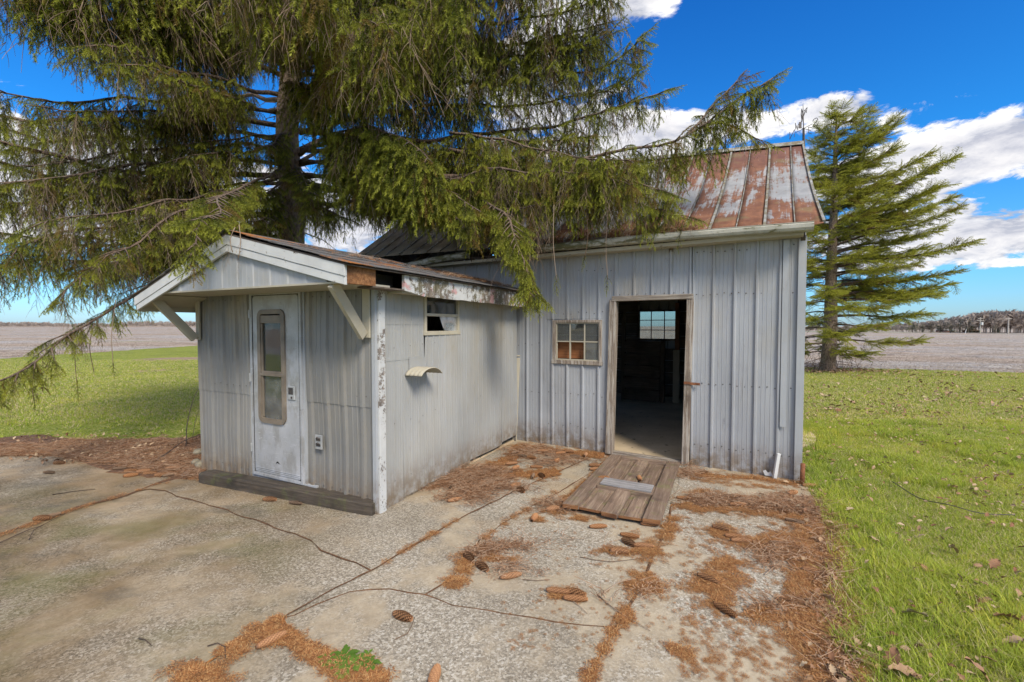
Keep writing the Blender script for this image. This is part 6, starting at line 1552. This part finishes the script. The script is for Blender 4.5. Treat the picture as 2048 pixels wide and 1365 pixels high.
stick([(1530, 1150, 0), (1560, 1130, .01), (1620, 1105, .01)], .0035, 'twig reaching toward the grass strip')
stick([(1700, 1320, 0), (1690, 1290, .015), (1730, 1260, .02)], .0035, 'reddish twig at the grass edge near the bottom')
stick([(300, 928, 0), (330, 915, .03), (370, 897, .10), (404, 893, .16)], .010, 'thick dark branch leaning against the hut corner', 'darkstick')
stick([(372, 893, .0), (376, 875, .22), (390, 850, .45), (408, 835, .6)], .007, 'upright arching twig at the hut corner', 'darkstick')
stick([(384, 884, .0), (392, 865, .18), (405, 845, .35)], .004, 'fine twig beside the arching one', 'darkstick')
P = [Vector((*G(px, py)[:2], .03 + .02 * math.sin(px))) for px, py in ((1785, 972), (1840, 1000), (1900, 1020), (1960, 1032), (2030, 1040))]
m = MB(); m.tube(catmull(P, .05), .004, 6); tag(m.build('cable', M['iron'], None, True), 'thin dark cable trailing through the right lawn', 'cable')
# stones and slate at the hut corner
for px, py, s, lb in ((397, 905, .055, 'dark squarish stone by the left hut corner'), (391, 926, .05, 'round mossy stone below the dark one at the hut corner'), (402, 930, .06, 'brown stone tucked against the timber end')):
    bm = bmesh.new(); bmesh.ops.create_icosphere(bm, subdivisions=2, radius=s)
    for v in bm.verts: v.co = v.co * (1 + .35 * mnoise.noise(v.co * 18 + Vector((px, 0, 0)))); v.co.z *= .8
    me = bpy.data.meshes.new('stone'); bm.to_mesh(me); bm.free(); me.materials.append(M['stone']); o = bpy.data.objects.new('stone', me); COL.objects.link(o); g = G(px, py, .03); o.location = (g.x, g.y, .035); tag(o, lb, 'stone', 'stones at the hut corner')
for pl, lb in ((((360, 953), (378, 942), (392, 945), (384, 953)), 'grey slate chip beside the timber end'), (((383, 954), (392, 947), (402, 950), (394, 955)), 'smaller slate chip overlapping the first')):
    m = MB(); q = [Vector((*G(px, py)[:2], .012)) for px, py in pl]; n = len(q); m.add(q + [p - Vector((0, 0, .008)) for p in q], [tuple(range(n))[::-1]] + [(i, (i + 1) % n, n + (i + 1) % n, n + i) for i in range(n)]); tag(m.build('slate_chip', M['slate'], None), lb, 'slate')
# weed growing in the bottom joint
wd = empty('weed', G(690, 1330)); tag(wd, 'bright green leafy weed growing from the cracked joint at the bottom', 'weed'); 
for sx0, sy0, sc0 in ((-.02, .05, 1.1), (.03, -.02, 1.1), (.12, .0, .9), (-.10, .03, .8), (0, 0, 1), (.05, .02, .8), (-.06, -.01, .7), (.09, .05, .7), (.02, -.05, .8), (.06, -.06, .6)):
    s = NP()
    for k in range(22):
        a = rnd.uniform(0, 6.28); l = rnd.uniform(.03, .07) * sc0; c = [np.array([sx0, sy0, .004])]; dd = np.array([math.cos(a), math.sin(a), .6]); pts_ = [c[0] + dd * l * t - np.array([0, 0, .5 * l * t * t]) for t in (0, .35, .7, 1)]; w_ = .010 * sc0; sdv = np.array([-dd[1], dd[0], 0])
        V = [pts_[0]]; 
        for i_, ww in ((1, .6), (2, 1)): V += [pts_[i_] - sdv * w_ * ww, pts_[i_] + sdv * w_ * ww]
        V.append(pts_[3]); s.add(np.array(V), [(0, 1, 2), (1, 3, 4), (1, 4, 2), (3, 5, 4)], np.array([0, .4, .4, .7, .7, 1]))
    me = s.mesh('rosette', M['weed']); o = bpy.data.objects.new('leaf_rosette', me); COL.objects.link(o); o.parent = wd
# dead oak leaves: the nearest as things, the rest as one scatter
def leafmesh(seed):
    r = random.Random(seed); v = []; f = []; n = 9
    for k in range(n + 1):
        t = k / n; w = .028 * math.sin(math.pi * (.06 + .88 * t)) * (1.25 if k % 2 else .65) + .001; x = .10 * (t - .5); z = .012 * math.sin(t * 3.1) + .004; cz_ = .012 * r.uniform(.4, 1.4)
        v += [(x, -w, z + cz_), (x, 0, z), (x, w, z + cz_ * r.uniform(.3, 1.2))]
    for k in range(n): a = 3 * k; f += [(a, a + 1, a + 4), (a, a + 4, a + 3), (a + 1, a + 2, a + 5), (a + 1, a + 5, a + 4)]
    return npmesh('oak_leaf', v, f, M['leaf'])
LM = [leafmesh(i) for i in range(5)]; LP_ = [proto('oak_leaf_source', l) for l in LM]
for px, py, sc_, lb in ((1830, 1232, 1.1, 'large crumpled brown oak leaf in the lush grass tuft'), (1905, 1100, .9, 'long tan leaf folded in the mid right lawn'), (1745, 1080, .8, 'pale leaf in the lawn just above the long grass'), (2015, 1240, 1.2, 'pointed tan oak leaf near the right edge of the photo'),
                       (1790, 1320, 1.1, 'dark red brown curled leaf at the bottom of the lawn'), (1950, 1340, 1.0, 'brown leaf at the bottom edge right of the lush tuft'), (1810, 1352, 1.2, 'big flat brown leaf cut by the bottom edge'), (2035, 1290, 1.1, 'rust coloured oak leaf in the bottom right corner'), (1900, 1060, .7, 'small tan leaf beside the thin cable'), (1700, 1020, .7, 'pale leaf where the cable starts in the lawn'), (1655, 1200, .9, 'dark leaf at the edge of lawn and needle litter'), (1990, 1130, .9, 'tan leaf by the stick at the right side')):
    g = G(px, py, .04); o = bpy.data.objects.new('oak_leaf', rnd.choice(LM)); COL.objects.link(o); o.location = (g.x, g.y, .038); o.rotation_euler = (rnd.gauss(0, .5), rnd.gauss(0, .5), rnd.uniform(0, 6.28)); o.scale = (sc_,) * 3
    tag(o, lb, 'leaf', 'dead leaves in the right lawn')
F = Fol()
for _ in range(2200):
    y = 1.9 + 9 * rnd.random(); x0 = edge_right(y); x = x0 - .25 + rnd.random() * (y * 1.2 - x0 + .4)
    if mnoise.noise(Vector((x * .8, y * .8, 8))) < -.02 and rnd.random() < .7: continue
    F.add((x, y, .02 + rnd.random() * .03), (rnd.gauss(0, .5), rnd.gauss(0, .5), rnd.uniform(0, 6.28)), rnd.uniform(.2, .55), rnd.randrange(5))
for _ in range(750):
    y = 8 + 9.5 * rnd.random(); x0 = edge_right(y); x = x0 + rnd.random() * (y * 1.2 - x0)
    if y < 17.2 - .26 * (x - 11) and mnoise.noise(Vector((x * .4, y * .6, 8))) > -.1: F.add((x, y, .03), (rnd.gauss(0, .4), rnd.gauss(0, .4), rnd.uniform(0, 6.28)), rnd.uniform(.4, 1.1), rnd.randrange(5))
for _ in range(260):
    g = Vector((t2.x, t2.y, 0)) + Vector((rnd.gauss(.3, 1.2), rnd.gauss(-.3, .4), 0)); F.add((g.x, g.y, .03), (rnd.gauss(0, .5), rnd.gauss(0, .5), rnd.uniform(0, 6.28)), rnd.uniform(.6, 1.2), rnd.randrange(5))
for _ in range(260):
    x, y = rnd.uniform(20, 400), rnd.uniform(870, 930); g = G(x, y); F.add((g.x, g.y, .02), (rnd.gauss(0, .5), rnd.gauss(0, .5), rnd.uniform(0, 6.28)), rnd.uniform(.3, .6), rnd.randrange(5))
scatter('leaf_litter', 'leaf', LP_, F.p, F.r, F.s, F.i)
# stubble and clods on the near part of the field
def stub(kind):
    s = NP()
    for k in range(14):
        p = np.array([rnd.uniform(-.35, .35), rnd.uniform(-.2, .2), -.01]); b = rnd.uniform(0, 6.28); l = rnd.uniform(.04, .13); dd = np.array([math.cos(b), math.sin(b), rnd.uniform(.0, .35)]); sd = np.array([-dd[1], dd[0], 0]) * rnd.uniform(.004, .010)
        s.add(np.stack([p - sd, p + sd, p + dd * l + sd * .6, p + dd * l - sd * .6]), [(0, 1, 2), (0, 2, 3)], np.full(4, rnd.random() ** 1.3))
    return s
SB = [proto('stubble_clump', stub(0).mesh('stubble_clump', M['stubble'])) for _ in range(3)]
F2 = Fol()
for _ in range(26000):
    y = 16 + 75 * rnd.random() ** 1.7; x = y * rnd.uniform(-1.25, 1.3)
    if -.72 * y < x < .6 * y: continue
    if x < 0 and (x > -25 and y < 40): continue
    if x > 0 and y < 17.2 - .26 * (x - 11): continue
    F2.add((x, y, terrain_z(x, y) - .03), (0, 0, rnd.gauss(0, .3)), rnd.uniform(.5, 1.2) * (1 + y / 80), rnd.randrange(3))
scatter('stubble', 'stubble', SB, F2.p, F2.r, F2.s, F2.i)
# brush at the foot of the second tree
m = MB()
for k in range(90):
    a = rnd.uniform(0, 6.28); r = rnd.uniform(.2, 1.2); p = t2 + Vector((math.cos(a) * r * 1.3, math.sin(a) * r * .5, 0)); h_ = rnd.uniform(.2, .7); q = p + Vector((rnd.gauss(0, .2), rnd.gauss(0, .1), h_))
    m.tube([p, (p + q) / 2 + Vector((rnd.gauss(0, .05), 0, 0)), q], [.006, .005, .003], 3)
tag(m.build('brush', M['twig'], None), kind='stuff')

# ================================================================== FAR BACKGROUND
def bare_tree(m, base, h, n=26):
    m.tube([base, base + Vector((0, 0, h * .35))], [h * .018, h * .012], 3)
    for k in range(n):
        a = rnd.uniform(0, 6.28); z0_ = rnd.uniform(.15, .5) * h; p = base + Vector((0, 0, z0_)); sp = rnd.uniform(.08, .36) * h; q = base + Vector((math.cos(a) * sp, math.sin(a) * sp, min(h, z0_ + rnd.uniform(.25, .6) * h)))
        md = (p + q) / 2 + Vector((0, 0, -.03 * h)); w = h * .0028
        m.add([p - Vector((w, 0, 0)), p + Vector((w, 0, 0)), md + Vector((w * .8, 0, 0)), md - Vector((w * .8, 0, 0)), q], [(0, 1, 2, 3), (3, 2, 4)])
        for j in range(4):
            e = q + Vector((rnd.gauss(0, .09), rnd.gauss(0, .09), rnd.gauss(.02, .06))) * h; w2 = h * .002; m.add([md + (q - md) * rnd.random() - Vector((w2, 0, 0)), q + Vector((w2, 0, 0)), e], [(0, 1, 2)])
m = MB()
for k in range(420):
    px = -40 + k * 1.15 + rnd.uniform(-1.5, 1.5); Y = rnd.uniform(560, 640); p = AT(px, 660, Y); p.z = -1.2
    h_ = rnd.uniform(4.5, 8) * (1.15 if 235 < px < 400 else (.85 if px > 100 else 1)); bare_tree(m, p, h_, 22)
tag(m.build('distant_tree_line', M['fartree'], None), kind='stuff')
m = MB(); pts = [AT(px, 660, 655) for px in range(-60, 460, 8)]
vs = []
for p in pts: h_ = rnd.uniform(1.6, 3.0); vs += [Vector((p.x, p.y, -2)), Vector((p.x, p.y, h_ - .3)), Vector((p.x, p.y + 6, -2)), Vector((p.x, p.y + 6, h_ * .8))]
m.add(vs, [f for i in range(len(pts) - 1) for f in ((4 * i, 4 * i + 4, 4 * i + 5, 4 * i + 1), (4 * i + 1, 4 * i + 5, 4 * i + 7, 4 * i + 3))]); tag(m.build('distant_hedge', M['fartree'], None), kind='stuff')
m = MB()
for k in range(230):
    px = rnd.uniform(1560, 2090); Y = rnd.uniform(320, 380); p = AT(px, 668, Y); p.z = terrain_z(min(p.x, 400), Y) - .2
    top = np.interp(px, [1560, 1700, 1800, 1880, 1920, 1960, 2010, 2060], [652, 650, 647, 641, 634, 625, 623, 627]) + rnd.uniform(-1, 9)
    hh = AT(px, top, Y).z - p.z
    if hh > 2: bare_tree(m, p, hh, 60)
tag(m.build('distant_woodland', M['fartree'], None), kind='stuff')
def evergreen(px, top, Y, wpx, lab):
    p = AT(px, 668, Y); p.z = terrain_z(min(p.x, 400), Y) - .2; hh = AT(px, top, Y).z - p.z; e = empty('evergreen_tree', p); tag(e, lab, 'tree', 'evergreens beyond the road')
    m = MB(); m.tube([(0, 0, 0), (0, 0, hh)], [.2, .03], 5); m.build('trunk', M['bark'], e)
    m = MB(); W__ = wpx / FPX * Y / 2
    for k in range(260):
        t = rnd.random() ** .8; z = hh * (.08 + .92 * t); r = W__ * (1 - t) ** .7 * rnd.uniform(.5, 1.1) + .1; a = rnd.uniform(0, 6.28); c = Vector((math.cos(a), math.sin(a), 0)); s_ = Vector((-c.y, c.x, 0)); b_ = c * r * .2 + Vector((0, 0, z)); tip_ = c * r + Vector((0, 0, z - .06 * r))
        m.add([b_, tip_ + s_ * r * .25, tip_ + c * r * .15, tip_ - s_ * r * .25], [(0, 1, 2), (0, 2, 3)])
    m.build('crown', M['farpine'], e)
for i, (px, top, Y, w_) in enumerate([(1862, 640, 300, 22), (1880, 634, 305, 26), (1900, 633, 300, 26), (1920, 633, 310, 30), (1938, 636, 305, 26), (1990, 646, 285, 16), (1845, 646, 310, 22), (1825, 647, 305, 18)]):
    evergreen(px, top, Y, w_, ['dark evergreen at the left end of the far windbreak', 'second evergreen of the far windbreak', 'third evergreen of the far windbreak', 'widest evergreen of the windbreak beside the white house', 'evergreen at the right end of the far windbreak', 'small dark cone shaped evergreen between the house and the last pole', 'low evergreen behind the branch tips', 'lowest evergreen left of the windbreak'][i])
for i, (px, yt, yb) in enumerate([(1800, 654, 664.5), (1806, 653, 664.5), (1817, 650, 664.5), (1845, 647, 664.5), (1865, 646, 665), (1889, 645, 665), (1919, 637, 666), (1960, 635, 667), (2016, 635, 669)]):
    p = GT(px, yb); hh = AT(px, yt, p.y).z - p.z; e = empty('utility_pole', p)
    tag(e, 'utility pole along the far road, ' + ['farthest left of the row', 'second from the left', 'third from the left', 'fourth, behind the branch tip', 'fifth, among the evergreens', 'sixth, left of the white house', 'seventh, just left of the white house', 'with transformer and crossarms right of the house', 'last on the right before the tall woods'][i], 'utility pole', 'poles along the far road')
    m = MB(); m.tube([(0, 0, -.5), (0, 0, hh)], [.36, .22], 6); m.build('pole', M['pole_wood'], e)
    if i > 3:
        m = MB(); m.box(-1.6, 1.6, -.12, .12, hh - .9, hh - .6)
        if i == 7: m.box(-2.2, 2.2, -.12, .12, hh - 2.4, hh - 2.1)
        m.build('crossarm', M['pole_wood'], e)
    if i == 7: m = MB(); m.tube([(.7, -.4, hh - 5.2), (.7, -.4, hh - 3.2)], [.6, .6], 8); m.build('transformer', M['farwhite'], e)
def house(px, yt, yb, wpx, wall, roofm, lab):
    p = GT(px, yb + 0); p = p * 1.0; Wd = wpx / FPX * p.y; hh = AT(px, yt, p.y).z - p.z; e = empty('house', (p.x, p.y + 22, p.z)); tag(e, lab, 'house')
    m = MB(); m.box(-Wd / 2, Wd / 2, -4, 4, -1, hh * .5); m.build('wall', wall, e)
    m = MB(); m.add([(-Wd * .56, -4.6, hh * .48), (Wd * .56, -4.6, hh * .48), (Wd * .56, 4.6, hh * .48), (-Wd * .56, 4.6, hh * .48), (-Wd * .42, 0, hh * 1.02), (Wd * .42, 0, hh * 1.02)], [(0, 1, 5, 4), (2, 3, 4, 5), (0, 4, 3), (1, 2, 5), (0, 3, 2, 1)]); m.build('roof', roofm, e)
    for x in (-.3, 0.05, .32):
        m = MB(); m.box(Wd * x - .6, Wd * x + .6, -4.06, -4.0, .8, min(2.0, hh * .42)); m.build('window', M['black'], e)
house(1942, 657, 666, 20, M['farbrick'], M['farroof'], 'far house with a pale grey roof right of the evergreens')
house(2002, 658, 667, 15, M['farbrick'], M['farorange'], 'far low house with a tan roof beside the last pole')
p = GT(1930, 668); m = MB(); m.tube([p, p + Vector((.6, 0, 2.3))], [.14, .14], 6); tag(m.build('marker_post', M['farwhite'], None), 'small leaning white post standing at the far field edge', 'post')
